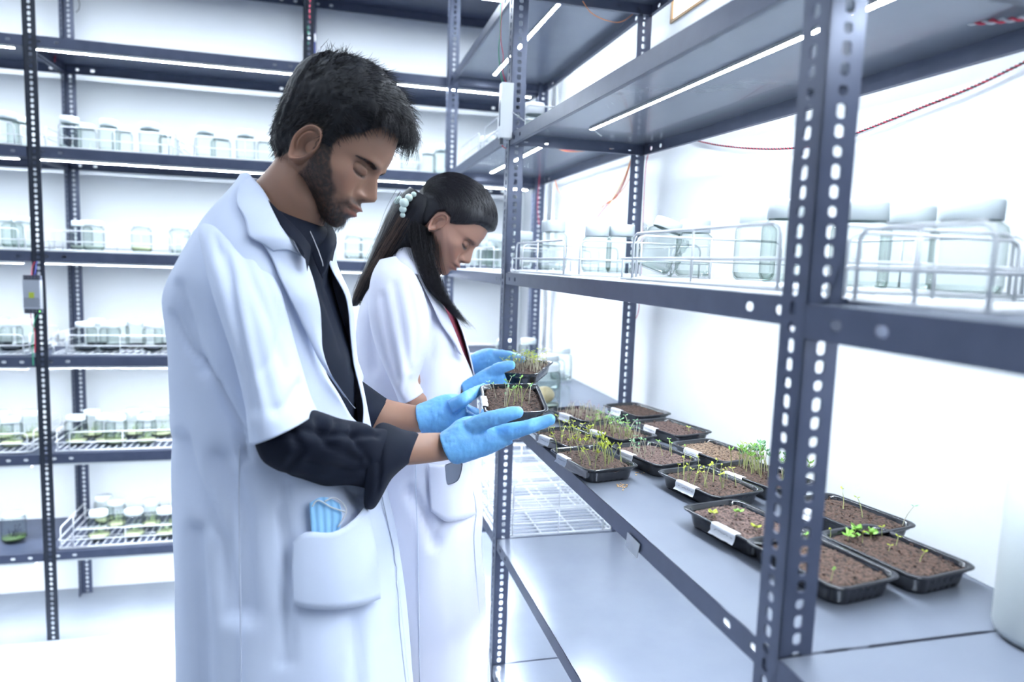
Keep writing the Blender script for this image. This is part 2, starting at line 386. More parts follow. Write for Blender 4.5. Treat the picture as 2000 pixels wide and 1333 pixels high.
for i, z in enumerate(RZ):
    sag = {2: lambda y: 1.785-(Y2-y)*.020, 3: lambda y: 1.425+(Y2-y)*.0015}.get(i)
    zz = sag if sag else z
    lx = (.600, .607) if i == 2 else .64
    shelf(r2, AX, BX, Y1+.002, Y2-.002, zz, ledpos=lx, l0=Y1+.03, l1=1.625)
    z3 = z+{1: .012, 2: .014, 3: -.004}.get(i, 0)
    shelf(r2, AX, BX, Y2+.002, Y3+.038, z3, ledpos=.60, l0=Y2+.06, l1=Y3-.06)
    zb = (zz(Y1) if sag else z)-(.006 if i == 3 else 0)
    shelf(r2, AX-.003, BX, Y0+.04, Y1-.001, zb, h=.034, ledpos=.60, l0=.25, l1=Y1-.02)
KX = [-1.925, -1.005, -.098, .812]; KY, KR = 2.80, 3.185
KZ = [2.52, 2.163, 1.795, 1.437, 1.064, .708, .338]
k = root_at('shelving_rack', (KX[0], KY, 0), 'wide black slotted angle rack across the back wall, filled with culture jars', 'rack')
for i, x in enumerate(KX):
    add_post(k, x, KY, 1, 1, 'steel' if i == 3 else 'dark_steel', 2.62); add_post(k, x, KR, 1, -1, 'steel', 2.62)
for j in range(3):
    for i, z in enumerate(KZ):
        tilt = 0 if j else .002
        shelf(k, KX[j]+.002, KX[j+1]-.002, KY+.003, KR-.002, z-tilt, h=.036 if i < 6 else .03, led='x', ledpos=KY+.012, l0=KX[j]+.03, l1=KX[j+1]-.03, m='steel')
# ------------------------------------------------------------------ wire baskets
def basket_meshes(L, W, hoop=.074, rail=.036):
    fr = MB(); r = .0021
    def loop(z, x0, x1, y0, y1, rr=.012):
        pts = []
        for cx, cy_, a0 in ((x1-rr, y1-rr, 0), (x0+rr, y1-rr, 90), (x0+rr, y0+rr, 180), (x1-rr, y0+rr, 270)):
            for k_ in range(4): a = math.radians(a0+k_*30); pts.append((cx+rr*math.cos(a), cy_+rr*math.sin(a), z))
        pts.append(pts[0]); fr.tube(pts, r, 6, False)
    loop(.004, 0, W, 0, L); loop(rail, 0, W, 0, L)
    m_ = .030
    def hoopl(p, q, dirv, ln):
        p = np.array(p, float); d = np.array(dirv, float); g = .012
        pts = [p+(0, 0, .004), p+(0, 0, hoop-g), p+d*g*.3+(0, 0, hoop-g*.3), p+d*g+(0, 0, hoop), p+d*(ln-g)+(0, 0, hoop), p+d*(ln-g*.3)+(0, 0, hoop-g*.3), p+d*ln+(0, 0, hoop-g), p+d*ln+(0, 0, .004)]
        fr.tube(pts, r, 6)
        n = max(1, round(ln/.2))
        for i in range(1, n+1 if n == 1 else n): 
            u = ln*i/(n if n > 1 else 2); fr.tube([p+d*u+(0, 0, .004), p+d*u+(0, 0, hoop)], r*.8, 6)
    for x in (0, W): hoopl((x, m_*.3, 0), 0, (0, 1, 0), L-m_*2); fr.tube([(x, L-.012, .004), (x, L-.012, rail)], r*.8, 6)
    for y in (0, L): hoopl((m_, y, 0), 0, (1, 0, 0), W-2*m_)
    fl = MB(); n = int(L/.023)
    for i in range(1, n): y = L*i/n; fl.tube([(0, y, .0055), (W, y, .0055)], .0014, 5)
    for x in (W*.04, W*.35, W*.65, W*.96): fl.tube([(x, 0, .003), (x, L, .003)], .0021, 5)
    return fr, fl
def liner(x0, x1, y0, y1, z, lb):
    b = MB(); b.box(x0, x1, y0, y1, z, z+.0008); return b.build('liner_sheet', 'liner', None, label=lb, cat='shelf liner', group='white liner sheets under the jars')
liner(AX+.004, BX-.004, Y1+.01, Y2-.01, 1.4262, 'white liner sheet under the baskets between the middle post and the near post')
liner(AX+.004, BX-.004, Y0+.05, Y1-.01, 1.4198, 'white liner sheet right of the near post')
liner(AX+.004, BX-.004, Y2+.01, Y3+.03, 1.4212, 'white liner sheet past the middle post, by the woman\'s face')
for i_ in range(2, 4):
    for j_ in range(3): liner(KX[j_]+.008, KX[j_+1]-.008, KY+.008, KR-.008, KZ[i_]+.0002, 'white liner sheet on the %s shelf of the back rack, %s' % (['second', 'third', 'fourth', 'fifth'][i_-2], ['left bay', 'middle bay', 'right bay'][j_]))
BK = {}
def basket(L, W, loc, rz, label, group):
    key = (round(L, 2), round(W, 2)); t = empty('wire_basket', loc, label, 'basket', group); t.rotation_euler.z = rz
    if key not in BK:
        a, b_ = basket_meshes(L, W); BK[key] = (a.build('basket_frame', 'wire', t, True), b_.build('wire_floor', 'wire', t, True))
    else:
        for o in BK[key]: c = o.copy(); COL.objects.link(c); c.parent = t
    return t
ORD = ['leftmost', 'second from the left', 'third from the left', 'fourth from the left', 'fifth from the left', 'sixth from the left', 'seventh from the left', 'eighth from the left', 'ninth from the left', 'tenth from the left', 'eleventh from the left', 'twelfth from the left']
ZM = 1.425+.0015*0
# right rack, eye-level shelf
basket(.44, .33, (.462, 1.352, 1.4275), 0, 'white wire basket holding clear jars beside the middle post', 'baskets on the eye level shelf')
basket(.43, .33, (.459, .640, 1.4285), 0, 'white wire basket holding two large clear jars behind the near post', 'baskets on the eye level shelf')
basket(.205, .29, (.500, .428, 1.4212), 0, 'nearest white wire basket, right of the near post, holding big clear jars', 'baskets on the eye level shelf')
basket(.44, .33, (.47, 2.02, 1.4230), 0, 'white wire basket on the eye level shelf past the middle post, by the woman', 'baskets on the eye level shelf')
basket(.44, .33, (.475, 2.235, 1.0565), 0, 'empty white wire basket at the far end of the seedling shelf', 'empty baskets')
for i in range(3):
    basket(.41, .33, (.468, 1.815, .6915+.0765*i), 0, ['lowest white wire basket of the stack of three below the seedling shelf', 'middle white wire basket of the stack of three below the seedling shelf', 'topmost white wire basket of the stack of three below the seedling shelf'][i], 'stacked empty baskets') if i < 2 else \
    basket(.41, .33, (.473, 2.26, .6915), 0, 'empty white wire basket behind the stack below the seedling shelf', 'stacked empty baskets')
TN = {1: 'top', 2: 'second', 3: 'third', 4: 'fourth', 5: 'fifth', 6: 'lowest'}
bi = {}
for i in range(2, 7):
    for j in range(3):
        for k_ in range(2):
            if i == 6 and (j == 0 or k_ == 0 and j == 0): continue
            x0 = KX[j]+.035+k_*.435
            if j == 2 and k_ == 1: continue
            if j == 0 and k_ == 0: continue
            n = bi.get(i, 0); bi[i] = n+1
            basket(.415, .33, (x0+.415, KY+.02, KZ[i]+.0012), math.pi/2, 'white wire basket on the %s shelf of the back rack, %s' % (TN[i], ORD[n]), 'baskets on the back rack')
# ------------------------------------------------------------------ jars
def jar_meshes(r, h, hl):
    """square-shouldered clear culture jar with a milky screw lid"""
    g = MB(); s = r
    g.lathe([(s*.80, 0), (s*.93, .004), (s, .012), (s, h*.86), (s*.96, h*.93), (s*.80, h*.985), (s*.76, h), (s*.76, h+.012)], 28)
    bt = MB(); bt.lathe([(0, .003), (s*.78, .003), (s*.90, .007), (s*.95, .013)], 28)
    l = MB(); l.lathe([(s*.82, h+.001), (s*.84, h+.002), (s*.84, h+hl-.003), (s*.80, h+hl), (0, h+hl)], 28)
    rb = [(s*.85*math.cos(a), s*.85*math.sin(a)) for a in np.linspace(0, 2*math.pi, 28)]
    return g, bt, l
JM = {}
def jar(loc, r, h, label, group, lid='plastic_lid', content=None, level=.018, plant=None, rz=0, tilt=None, hl=.022, name='culture_jar'):
    t = empty(name, loc, label, 'jar', group); t.rotation_euler = tilt or (0, 0, rz)
    key = (round(r, 4), round(h, 4), lid, round(hl, 3))
    if key not in JM:
        g, bt, l = jar_meshes(r, h, hl)
        JM[key] = (g.build('glass_body', 'glass', t, True), bt.build('glass_base', 'glass', t, True), l.build('lid', lid, t, True))
    else:
        for o in JM[key]: c = o.copy(); COL.objects.link(c); c.parent = t
    if content:
        k2 = ('c', content, round(r, 4), round(level, 3))
        if k2 not in JM:
            b = MB(); b.lathe([(0, .004), (r*.78, .004), (r*.93, .012), (r*.955, level), (0, level+.001)], 24); JM[k2] = b.build('medium', content, t, True)
        else: c = JM[k2].copy(); COL.objects.link(c); c.parent = t
    if plant:
        k3 = ('p', plant)
        if k3 not in JM:
            b = MB(); rr = random.Random(5)
            for q in range(14):
                a = rr.random()*6.28; l_ = rr.uniform(.012, .035); x, y = rr.uniform(-.014, .014), rr.uniform(-.014, .014); z0 = .016
                b.tube([(x, y, z0), (x+.3*l_*math.cos(a), y+.3*l_*math.sin(a), z0+l_)], [.001, .0006], 4)
                cx, cy_, cz = x+.3*l_*math.cos(a), y+.3*l_*math.sin(a), z0+l_; d = np.array([math.cos(a), math.sin(a), .3])*.009; e = np.array([-math.sin(a), math.cos(a), .2])*.0035; c0 = np.array([cx, cy_, cz])
                b.add([c0, c0+d*.5+e, c0+d, c0+d*.5-e, c0+d*.5+(0, 0, .0012)], [(0, 1, 4), (1, 2, 4), (2, 3, 4), (3, 0, 4)])
            JM[k3] = b.build('plantlet', 'leafm' if plant == 'g' else 'agar_dark', t)
        else: c = JM[k3].copy(); COL.objects.link(c); c.parent = t
    return t
def at_x(px, X, zz, py=530):
    """point of the lane X straight down image column px at height zz"""
    y = py
    for _ in range(8):
        p = onX(px, y, X); q = np.array([X, p[1], zz]); x2, y2, _d = proj(q); y = y2
    p = onX(px, y, X); return (X, float(p[1]), zz)
zb = 1.4355
G1 = 'clear glass jars on the eye level shelf'
for px, X, r, h, lab, hl in (
    (1078, .562, .037, .098, 'clear glass jar with milky lid, first past the middle post', .030),
    (1020, .60, .036, .090, 'clear glass jar with milky lid seen half behind the middle post', .026),
    (1163, .615, .035, .084, 'clear glass jar in the wire basket, left of the pair before the back post', .028),
    (1211, .670, .035, .086, 'clear glass jar in the wire basket, touching the wrapped leaning jar', .028),
    (1352, .740, .037, .090, 'faint clear glass jar standing between the wrapped jar and the large jars', .028),
    (1470, .700, .034, .094, 'clear glass jar just left of the near post, smaller of two', .026),
    (1533, .655, .038, .092, 'larger clear glass jar partly hidden by the left edge of the near post', .028),
    (1672, .660, .036, .088, 'clear glass jar half hidden behind the right edge of the near post', .026),
    (1766, .735, .034, .088, 'clear glass jar standing second right of the near post', .024),
    (1880, .735, .040, .088, 'clear glass jar at the right end of the nearest basket', .026)):
    p = at_x(px, X, zb if px < 1600 else 1.430)
    jar(p, r, h, lab, G1, hl=hl)
p = at_x(1270, .66, zb+.012)
t = jar(p, .038, .088, 'clear glass jar wrapped in crinkled film, leaning in the wire basket', G1, tilt=(.10, .34, 0), hl=.022)
b = MB()
fr_ = [[((.047+.006*math.sin(5*a+i*1.7)+.004*math.sin(11*a+i))*math.cos(a), (.047+.006*math.sin(5*a+i*1.7)+.004*math.sin(9*a-i))*math.sin(a), .001+.012*i) for a in np.linspace(0, 2*math.pi, 40, endpoint=False)] for i in range(8)]
b.rings(fr_, cap=False); b.build('film_wrap', 'film', t, True, label='crinkled clear film around the jar')
for n, (px, X) in enumerate(((925, .60), (948, .70), (968, .56), (958, .72))):
    jar(at_x(px, X, 1.4325), .036, .09, 'clear glass jar past the middle post near the woman\'s face, ' + ['second', 'third', 'nearest the post', 'farthest'][n], 'jars past the middle post', hl=.024)
# jars on the low level seedling shelf
jar(at_x(1062, .575, 1.0565), .044, .105, 'clear tub with a tan lump inside, behind the held trays', None, hl=.02, content='agar_clear', level=.012, name='plastic_tub')
b = MB(); c0 = at_x(1062, .575, 1.0565); b.sphere((0, 0, 0), .028, 16, 10, (1, 1.1, .85)); o = b.build('tan_root_piece', 'tan', None, True, label='tan root lump lying inside the clear tub', cat='root'); o.location = (c0[0], c0[1], 1.0565+.037)
M['pale'] = mat('pale_plastic', (.62, .66, .66), .4)
jt = jar(at_x(2040, .765, 1.0565, 1100), .050, float(onX(1990, 765, .765)[2])-1.0565-.024, 'tall pale plastic jar with a bright white lid at the right photo edge', None, lid='white', hl=.022, name='plastic_jar')
for o_ in jt.children:
    if o_.name.startswith('glass'): o_.data.materials[0] = M['pale']; o_.name = 'jar_body' if 'body' in o_.name else 'jar_base'
basket(.42, .33, (.475, 1.865, 1.800), 0, 'white wire basket above eye level, next to the white driver on the middle post', 'baskets above eye level')
basket(.40, .33, (.475, 2.31, 1.800), 0, 'white wire basket above eye level, in the far corner', 'baskets above eye level')
for n, (px, X, kw) in enumerate(((1041, .60, dict(lid='white', hl=.034)), (905, .60, {}), (930, .66, {}), (952, .58, {}))):
    jar(at_x(px, X, 1.808, 220), .037, .092, 'jar above eye level, ' + ['white lidded, just right of the middle post', 'in the far corner basket, leftmost', 'in the far corner basket, rearmost', 'nearest the white driver'][n], 'jars above eye level', **kw)
for n, (px, X) in enumerate(((985, .62), (1030, .72), (1070, .66), (1095, .76))):
    jar(at_x(px, X, 1.0645, 700), .036, .09, 'clear jar in the far basket on the seedling shelf, ' + ['leftmost', 'second from the left', 'third from the left', 'rightmost'][n], 'jars in the far basket', hl=.02)
# back rack
rows = {
 2: [(14, .10, None), (38, .16, None), (138, .10, 'p'), (168, .2, None), (214, .10, None), (240, .2, None), (294, .10, None), (330, .24, None), (402, .10, None), (432, .22, None), (480, .10, None), (520, .2, None), (800, .12, None), (835, .2, None), (862, .1, None)],
 3: [(8, .12, None), (26, .24, None), (46, .1, None), (160, .2, 'y0'), (184, .12, 'y0'), (277, .10, 'y'), (352, .12, None), (395, .2, None), (690, .1, None), (720, .2, None)],
 4: [(2, .24, 'd'), (24, .10, 'd'), (55, .20, 'd'), (168, .10, 'd'), (190, .24, 'd'), (216, .10, 'd'), (232, .18, 'd'), (266, .22, 'd'), (299, .10, 'd'), (322, .22, 'd')],
 5: [(4, .22, 'g'), (24, .10, 'g'), (62, .22, 'g'), (150, .12, 'yg'), (182, .22, 'yg'), (206, .12, 'yg'), (228, .1, 'yg'), (262, .22, 'yg'), (286, .10, 'yg'), (316, .2, 'yg')],
 6: [(194, .10, 'yg'), (228, .22, 'yg'), (262, .10, 'yg'), (296, .20, 'yg'), (324, .09, 'yg'), (204, .28, 'yg'), (350, .2, 'yg')]}
DS = {None: ('clear empty jar', {}), 'p': ('clear jar with dark dried plant', dict(plant='d')), 'y': ('jar with a yellow bottom layer', dict(content='agar_yellow', level=.018)),
      'y0': ('cloudy jar with faint yellowish base', dict(content='agar_clear', level=.016)), 'd': ('jar of dark medium', dict(content='agar_dark', level=.014)),
      'g': ('jar of green plantlets', dict(content='agar_yellow', level=.018, plant='g')), 'yg': ('jar of yellow medium and plantlets', dict(content='agar_yellow', level=.014, plant='g'))}
for i, lst in rows.items():
    lst = sorted(lst, key=lambda q: q[0]); 
    for n, (px, dy, kd) in enumerate(lst):
        Yj = KY+dy; zz = KZ[i]+.0085; py = 300
        for _ in range(6): q = onY(px, py, Yj); _, py, _d = proj((q[0], Yj, zz))
        t_, kw = DS[kd]; q = onY(px, py, Yj)
        nm = ORD[n] if n < 12 else ['third from the right', 'second from the right', 'rightmost'][n-12]
        jar((q[0], Yj, zz), .0355 if n % 3 else .038, .088, '%s, %s on the back rack\'s %s shelf' % (t_, nm, TN[i]), 'jars on the %s shelf of the back rack' % TN[i], hl=.020 if i != 2 or n % 2 else .026, **kw)
q = onZ(28, 1056, KZ[6]+.002); jar((q[0], q[1], KZ[6]+.002), .041, .095, 'single jar with dark green sludge, standing alone on the bare lowest shelf', None, content='agar_green', level=.016, plant='d', hl=.012)

# ------------------------------------------------------------------ seed trays
def rrect(x, y, r, z, n=5):
    pts = []
    for cx, cy_, a0 in ((x-r, y-r, 0), (-x+r, y-r, 90), (-x+r, -y+r, 180), (x-r, -y+r, 270)):
        for k_ in range(n+1): a = math.radians(a0+90*k_/n); pts.append((cx+r*math.cos(a), cy_+r*math.sin(a), z))
    return pts
TX, TY, TH = .0565, .081, .036
TZ = .76
def tray_shell():
    b = MB()
    def rib(pts, amp):
        return [(p[0]*(1-amp*(i % 2)), p[1]*(1-amp*(i % 2)*.7), p[2]) for i, p in enumerate(pts)]
    def dense(x, y, r, z, amp=0):
        base = rrect(x, y, r, z, 5); out = []
        for i in range(len(base)):
            p, q = np.array(base[i]), np.array(base[(i+1) % len(base)]); k_ = 10 if i % 6 == 5 else 1
            for s in range(k_):
                v = p+(q-p)*s/k_
                if k_ > 1 and amp: v = v*np.array([1-amp*(s % 2), 1-amp*(s % 2), 1])
                out.append(tuple(v))
        return out
    prof = [(0, .001, .0), (-.007, 0, .0), (-.0055, .006, .03), (-.003, .024, .03), (-.0022, .0265, 0), (.0, .0275, 0), (.0005, .0335, 0), (.0035, .0335, 0), (.0045, .0325, 0), (.0050, .0345, 0), (.0035, .0360, 0), (-.0002, .0355, 0), (-.0018, .034, 0), (-.0035, .024, 0)]
    rr = [dense((TX if i else .02)+o-.004, (TY if i else .04)+o-.004, .018 if i else .01, z, a) for i, (o, z, a) in enumerate(prof)]
    rr = [[(p[0], p[1], p[2]*TZ) for p in r_] for r_ in rr]; b.rings(rr, cap=False); return b
def soil_mesh(seed):
    n, m_ = 26, 36; vs = []; x_, y_ = TX-.0060, TY-.0060
    for i in range(n+1):
        for j in range(m_+1):
            u, v = i/n*2-1, j/m_*2-1
            # squircle map keeps the corners round
            k_ = 1-.12*(abs(u*v)**2.2)
            X, Y = u*x_*k_, v*y_*k_
            q = Vector((X*60+seed*9, Y*60, seed)); z = .0275+.0025*noise.noise(q)+.0022*noise.noise(q*3.1)+.0012*noise.noise(q*7)
            if max(abs(u), abs(v)) > .93: z -= .003
            vs.append((X, Y, z*TZ+.001))
    return vs, [(i*(m_+1)+j, (i+1)*(m_+1)+j, (i+1)*(m_+1)+j+1, i*(m_+1)+j+1) for i in range(n) for j in range(m_)]
def seedling_mesh(kind, seed):
    rr = random.Random(seed); b = MB(); h = {'tall': .040, 'mid': .028, 'short': .014, 'thread': .024, 'sprout': .008}[kind]*rr.uniform(.8, 1.2)
    a = rr.random()*6.28; lean = rr.uniform(.1, .45)*h; bend = rr.uniform(-.2, .3)*h
    pts = [(lean*t*t*math.cos(a)+bend*math.sin(3*t)*.2*math.sin(a), lean*t*t*math.sin(a), h*t) for t in (0, .3, .6, .85, 1)]
    r0 = .00075 if kind == 'tall' else .0006 if kind == 'mid' else .00045
    b.m = 0; b.tube(pts, [r0*1.2, r0, r0, r0*.9, r0*.8], 5)
    top = np.array(pts[-1]); b.m = 1; nl = {'tall': 3, 'mid': 2, 'short': 2, 'thread': 1, 'sprout': 4}[kind]; s = {'tall': .009, 'mid': .0062, 'short': .0055, 'thread': .003, 'sprout': .010}[kind]
    for i in range(nl):
        t = a+i*6.28/nl+rr.uniform(-.4, .4); up = rr.uniform(.1, .9) if kind != 'tall' else rr.uniform(.7, 1.6)
        d = np.array([math.cos(t), math.sin(t), up]); d = d/np.linalg.norm(d)*s*rr.uniform(.8, 1.2); e = np.array([-math.sin(t), math.cos(t), 0])*s*(.34 if kind != 'tall' else .22); n_ = np.cross(d, e); n_ = n_/np.linalg.norm(n_)*s*.10
        vs = [top, top+d*.3+e*.8-n_, top+d*.7+e*.9-n_, top+d, top+d*.7-e*.9-n_, top+d*.3-e*.8-n_, top+d*.35+n_, top+d*.7+n_]
        b.add(vs, [(0, 1, 6), (1, 2, 7, 6), (2, 3, 7), (3, 4, 7), (4, 5, 6, 7), (5, 0, 6)])
    return b
SEED = {}
def seedling(kind, var, leaf, stem, parent, loc, rz, sc):
    key = (kind, var, leaf, stem)
    if key not in SEED:
        b = seedling_mesh(kind, var*17+len(kind)); o = b.build('seedling', [stem, leaf], parent, False); SEED[key] = o.data
    else: o = bpy.data.objects.new('seedling', SEED[key]); COL.objects.link(o); o.parent = parent
    o.location = loc; o.rotation_euler.z = rz; o.scale = (sc, sc, sc); return o
SH = tray_shell(); SHM = None
def tray(loc, rz, label, plan, soil='soil', seed=1, tape=-.4, tapelen=.042, tilt=None, tape_side=-1):
    global SHM
    t = empty('seed_tray', loc, label, 'seed tray', 'black seed trays'); t.rotation_euler = tilt if tilt else (0, 0, rz)
    if SHM is None: o = SH.build('tray_shell', 'black_plastic', t, True); SHM = o.data
    else: o = bpy.data.objects.new('tray_shell', SHM); COL.objects.link(o); o.parent = t
    vs, fs = soil_mesh(seed); obj('soil', vs, fs, soil, t)
    rr = random.Random(seed*3+1)
    cr_b = MB()
    for _ in range(90):
        x, y = rr.uniform(-1, 1)*(TX-.008), rr.uniform(-1, 1)*(TY-.008); s = rr.uniform(.0008, .0026)
        cr_b.sphere((x, y, .028*TZ+.001), s, 5, 3, (1, rr.uniform(.6, 1.5), .8))
    cr_b.build('soil_crumbs', soil, t, True, kind='stuff')
    if tape is not None:
        b = MB(); y0, y1 = tape*TY-tapelen/2, tape*TY+tapelen/2; ts = tape_side
        prof = [(TX-.009, .0352), (TX-.004, .0366), (TX+.0010, .0368), (TX+.0030, .0350), (TX+.0030, .030), (TX+.004, .022), (TX+.007, .0165)]
        n = 6; rows_ = []
        for i in range(n+1):
            y = y0+(y1-y0)*i/n; rows_.append([(ts*(x+.0007*math.sin(i*2.3+z*400)), y+.0012*math.sin(z*900+i), z*TZ+.0005) for x, z in prof])
        b.rings(rows_, False, False); b.build('paper_label', 'tape', t, True, label='white paper tape label with pen writing')
        bi_ = MB(); yy = y0+.006
        while yy < y1-.008:
            L = rr.uniform(.003, .006); zz_ = [rr.uniform(.026, .0295) for _ in range(4)]
            bi_.tube([(ts*(TX+.0036), yy+L*q/3, zz_[q]*TZ) for q in range(4)], .00035, 4); yy += L+.0012
        o2 = bi_.build('pen_writing', 'ink', t); o2['kind'] = 'stuff'
    for kind, n, region, leaf, stem in plan:
        x0, x1, y0, y1 = region
        for i in range(n):
            if n <= 3: fx, fy = x0+(x1-x0)*(i+.5)/n, y0+(y1-y0)*(i+.5)/n
            else: fx, fy = rr.uniform(x0, x1), rr.uniform(y0, y1)
            seedling(kind, rr.randrange(6), leaf, stem, t, (fx*(TX-.007), fy*(TY-.007), .026*TZ), rr.random()*6.28, rr.uniform(.8, 1.2))
    return t
LY, LB, L = 'leaf_yellow', 'leaf_blue', 'leaf'; SS, SW = 'stem', 'stem_white'
ZS = 1.056
A_ = (-1, 1, -1, 1)
def tray_at(px, py, rz, label, plan, **k):
    p = onZ(px, py, ZS+.027); return tray((p[0], p[1], ZS), rz, label, plan, **k)
tray_at(1158, 893, .16, 'black tray with long yellow-green sprouts, at the shelf edge, nearest the blue gloves',
        [('tall', 22, (-.8, 1, -.7, .9), LY, SS), ('mid', 4, A_, LY, SS)], seed=1, tape=.2)
tray_at(1112, 852, .28, 'black tray of short yellow-green seedlings, behind the long-sprouted tray at the shelf edge',
        [('mid', 20, (-.6, .9, -.8, .9), LY, SS), ('short', 16, A_, LY, SS)], seed=2, tape=.1)
tray_at(1140, 807, .30, 'black tray of thin reddish thread-like sprouts, farthest along the shelf edge', [('thread', 90, (-.9, .9, -.9, .9), 'maroon', SW)], soil='soil_red', seed=3, tape=.0)
tray_at(1205, 840, .26, 'black tray with a cluster of pale blue-green leafy seedlings in the middle column',
        [('mid', 26, (-.8, .4, -.9, .9), L, SS), ('mid', 20, (-.2, .9, -.9, .6), LB, SW)], seed=4, tape=.0)
tray_at(1243, 799, .22, 'bare soil black tray against the wall, farthest of all, beside the back post foot', [], seed=5, tape=.1)
tray_at(1312, 833, .26, 'bare soil black tray against the wall with one tiny sprout near its front', [('short', 1, (.1, .4, -.7, -.5), LY, SS)], soil='soil_red', seed=6, tape=.1)
tray_at(1278, 884, .22, 'black tray with sparse white-stemmed seedlings, middle column, second from the near end',
        [('mid', 14, (-.9, .1, -.2, 1), LB, SW), ('mid', 4, (.2, 1, -.8, .4), L, SS)], soil='soil_red', seed=7, tape=.15)
tray_at(1398, 878, .24, 'bare tray of pale crumbly soil against the wall', [('mid', 5, (0, 1, -1, -.4), LY, SS)], soil='soil_light', seed=8, tape=.1)
tray_at(1385, 938, .20, 'black tray of short yellow sprouts with a wide white label, left of the near post',
        [('mid', 22, (-.9, .9, -.6, 1), LY, SS)], seed=9, tape=-.1, tapelen=.05)
tray_at(1487, 925, .26, 'black tray crowded with tall bright green seedlings beside the near post', [('tall', 34, (-.2, 1, -.8, 1), L, SS), ('tall', 20, (0, 1, -.2, .9), LB, SW)], seed=10, tape=.15)
tray_at(1455, 1015, .18, 'black tray with two tiny green sprouts in mauve soil, left of the near post foot', [('sprout', 1, (-.1, .3, .2, .5), L, SS), ('sprout', 1, (-.7, -.5, .3, .6), LY, SS), ('sprout', 1, (-.2, .0, -.5, -.3), LY, SS)], soil='soil_red', seed=11, tape=-.25, tapelen=.05)
tray_at(1655, 1000, .20, 'black tray with two thin yellow seedlings, against the wall right of the near post', [('mid', 2, (.2, .5, -.5, .6), LY, SS), ('mid', 1, (.8, .9, -.9, -.8), LB, SW)], soil='soil', seed=12, tape=.4)
tray_at(1745, 1072, .16, 'black tray edged with low leafy greens, nearest the wall at the photo bottom', [('sprout', 8, (-.9, .9, .3, 1), L, SS), ('short', 6, A_, LY, SS)], seed=13, tape=None)
tray_at(1600, 1088, .16, 'black tray half hidden behind the foot of the near post at the photo bottom', [('short', 3, A_, L, SS)], seed=14, tape=None)
b = MB(); rr = random.Random(3)
for q in range(26):
    px, py = (1215+rr.gauss(0, 5), 950+rr.gauss(0, 2.5)) if q < 18 else (1245+rr.gauss(0, 6), 925+rr.gauss(0, 2)); p = onZ(px, py, ZS); b.sphere((p[0], p[1], ZS+.0003), rr.uniform(.001, .0028), 6, 3, (1, 1, .25))
b.build('crumb_spill', 'rust', None, True, label='orange-tan crumbs spilled on the bare shelf beside the trays', cat='crumbs', kind='stuff')
b = MB(); p0_, p1_, p2_, p3_ = (onX(1224+dx, 1040+dy, AX-.0022) for dx, dy in ((2, 0), (26, 24), (20, 52), (-2, 28)))
b.add([p0_, p1_, p2_, p3_]+[np.array(p)+(-.0006, 0, 0) for p in (p0_, p1_, p2_, p3_)], [(3, 2, 1, 0), (4, 5, 6, 7), (0, 1, 5, 4), (1, 2, 6, 5), (2, 3, 7, 6), (3, 0, 4, 7)])
b.build('paper_sticker', 'tape', None, False, label='white paper sticker on the front edge of the seedling shelf', cat='sticker')
# ------------------------------------------------------------------ heads
def smooth(e0, e1, x): t = min(1, max(0, (x-e0)/(e1-e0))); return t*t*(3-2*t)
class Head:
    def __init__(s, ear, D, tilt, turn, sx, sz, sback, wid, skull_w=.076):
        s.tilt = math.radians(tilt); s.sx, s.sz, s.sb, s.wid = sx, sz, sback, wid
        f0 = math.cos(s.tilt)*R-math.sin(s.tilt)*U; up = math.sin(s.tilt)*R+math.cos(s.tilt)*U; lat = F.copy()
        a = math.radians(turn); s.f = math.cos(a)*f0-math.sin(a)*lat; s.lat = math.cos(a)*lat+math.sin(a)*f0; s.up = up
        # origin: the mid plane point level with the ears
        s.O = P(ear[0], ear[1], D)
    def w(s, x, y, z):
        """local millimetres to world: x forward, y to the person's left (away from the lens), z up"""
        return s.O+(x*s.f+y*s.lat+z*s.up)*.001
PROF = [(118, 92), (125, 68), (129, 44), (126, 24), (119, 10), (117, -8), (118, -26), (122, -40), (123, -54), (116, -66), (117, -80), (108, -93), (82, -88), (45, -72), (5, -58), (-35, -45), (-54, -22), (-61, 10), (-63, 42), (-59, 75), (-44, 107), (-8, 130), (36, 138), (80, 124)]
CX, CZ = 32.0, 18.0
def prof_radius():
    pts = [(math.atan2(z-CZ, x-CX), math.hypot(x-CX, z-CZ)) for x, z in PROF]; pts.sort()
    a = np.array([p[0] for p in pts]); r = np.array([p[1] for p in pts])
    a = np.concatenate([a-2*math.pi, a, a+2*math.pi]); r = np.concatenate([r, r, r])
    g = np.linspace(-math.pi, math.pi, 721); q = np.interp(g, a, r)
    k = np.hanning(31); k /= k.sum(); q2 = np.convolve(np.concatenate([q[-40:], q, q[:40]]), k, 'same')[40:-40]
    return lambda b: float(np.interp(b, g, q2))
PR = prof_radius()
def gauss(d, w): return math.exp(-(d/w)**2)
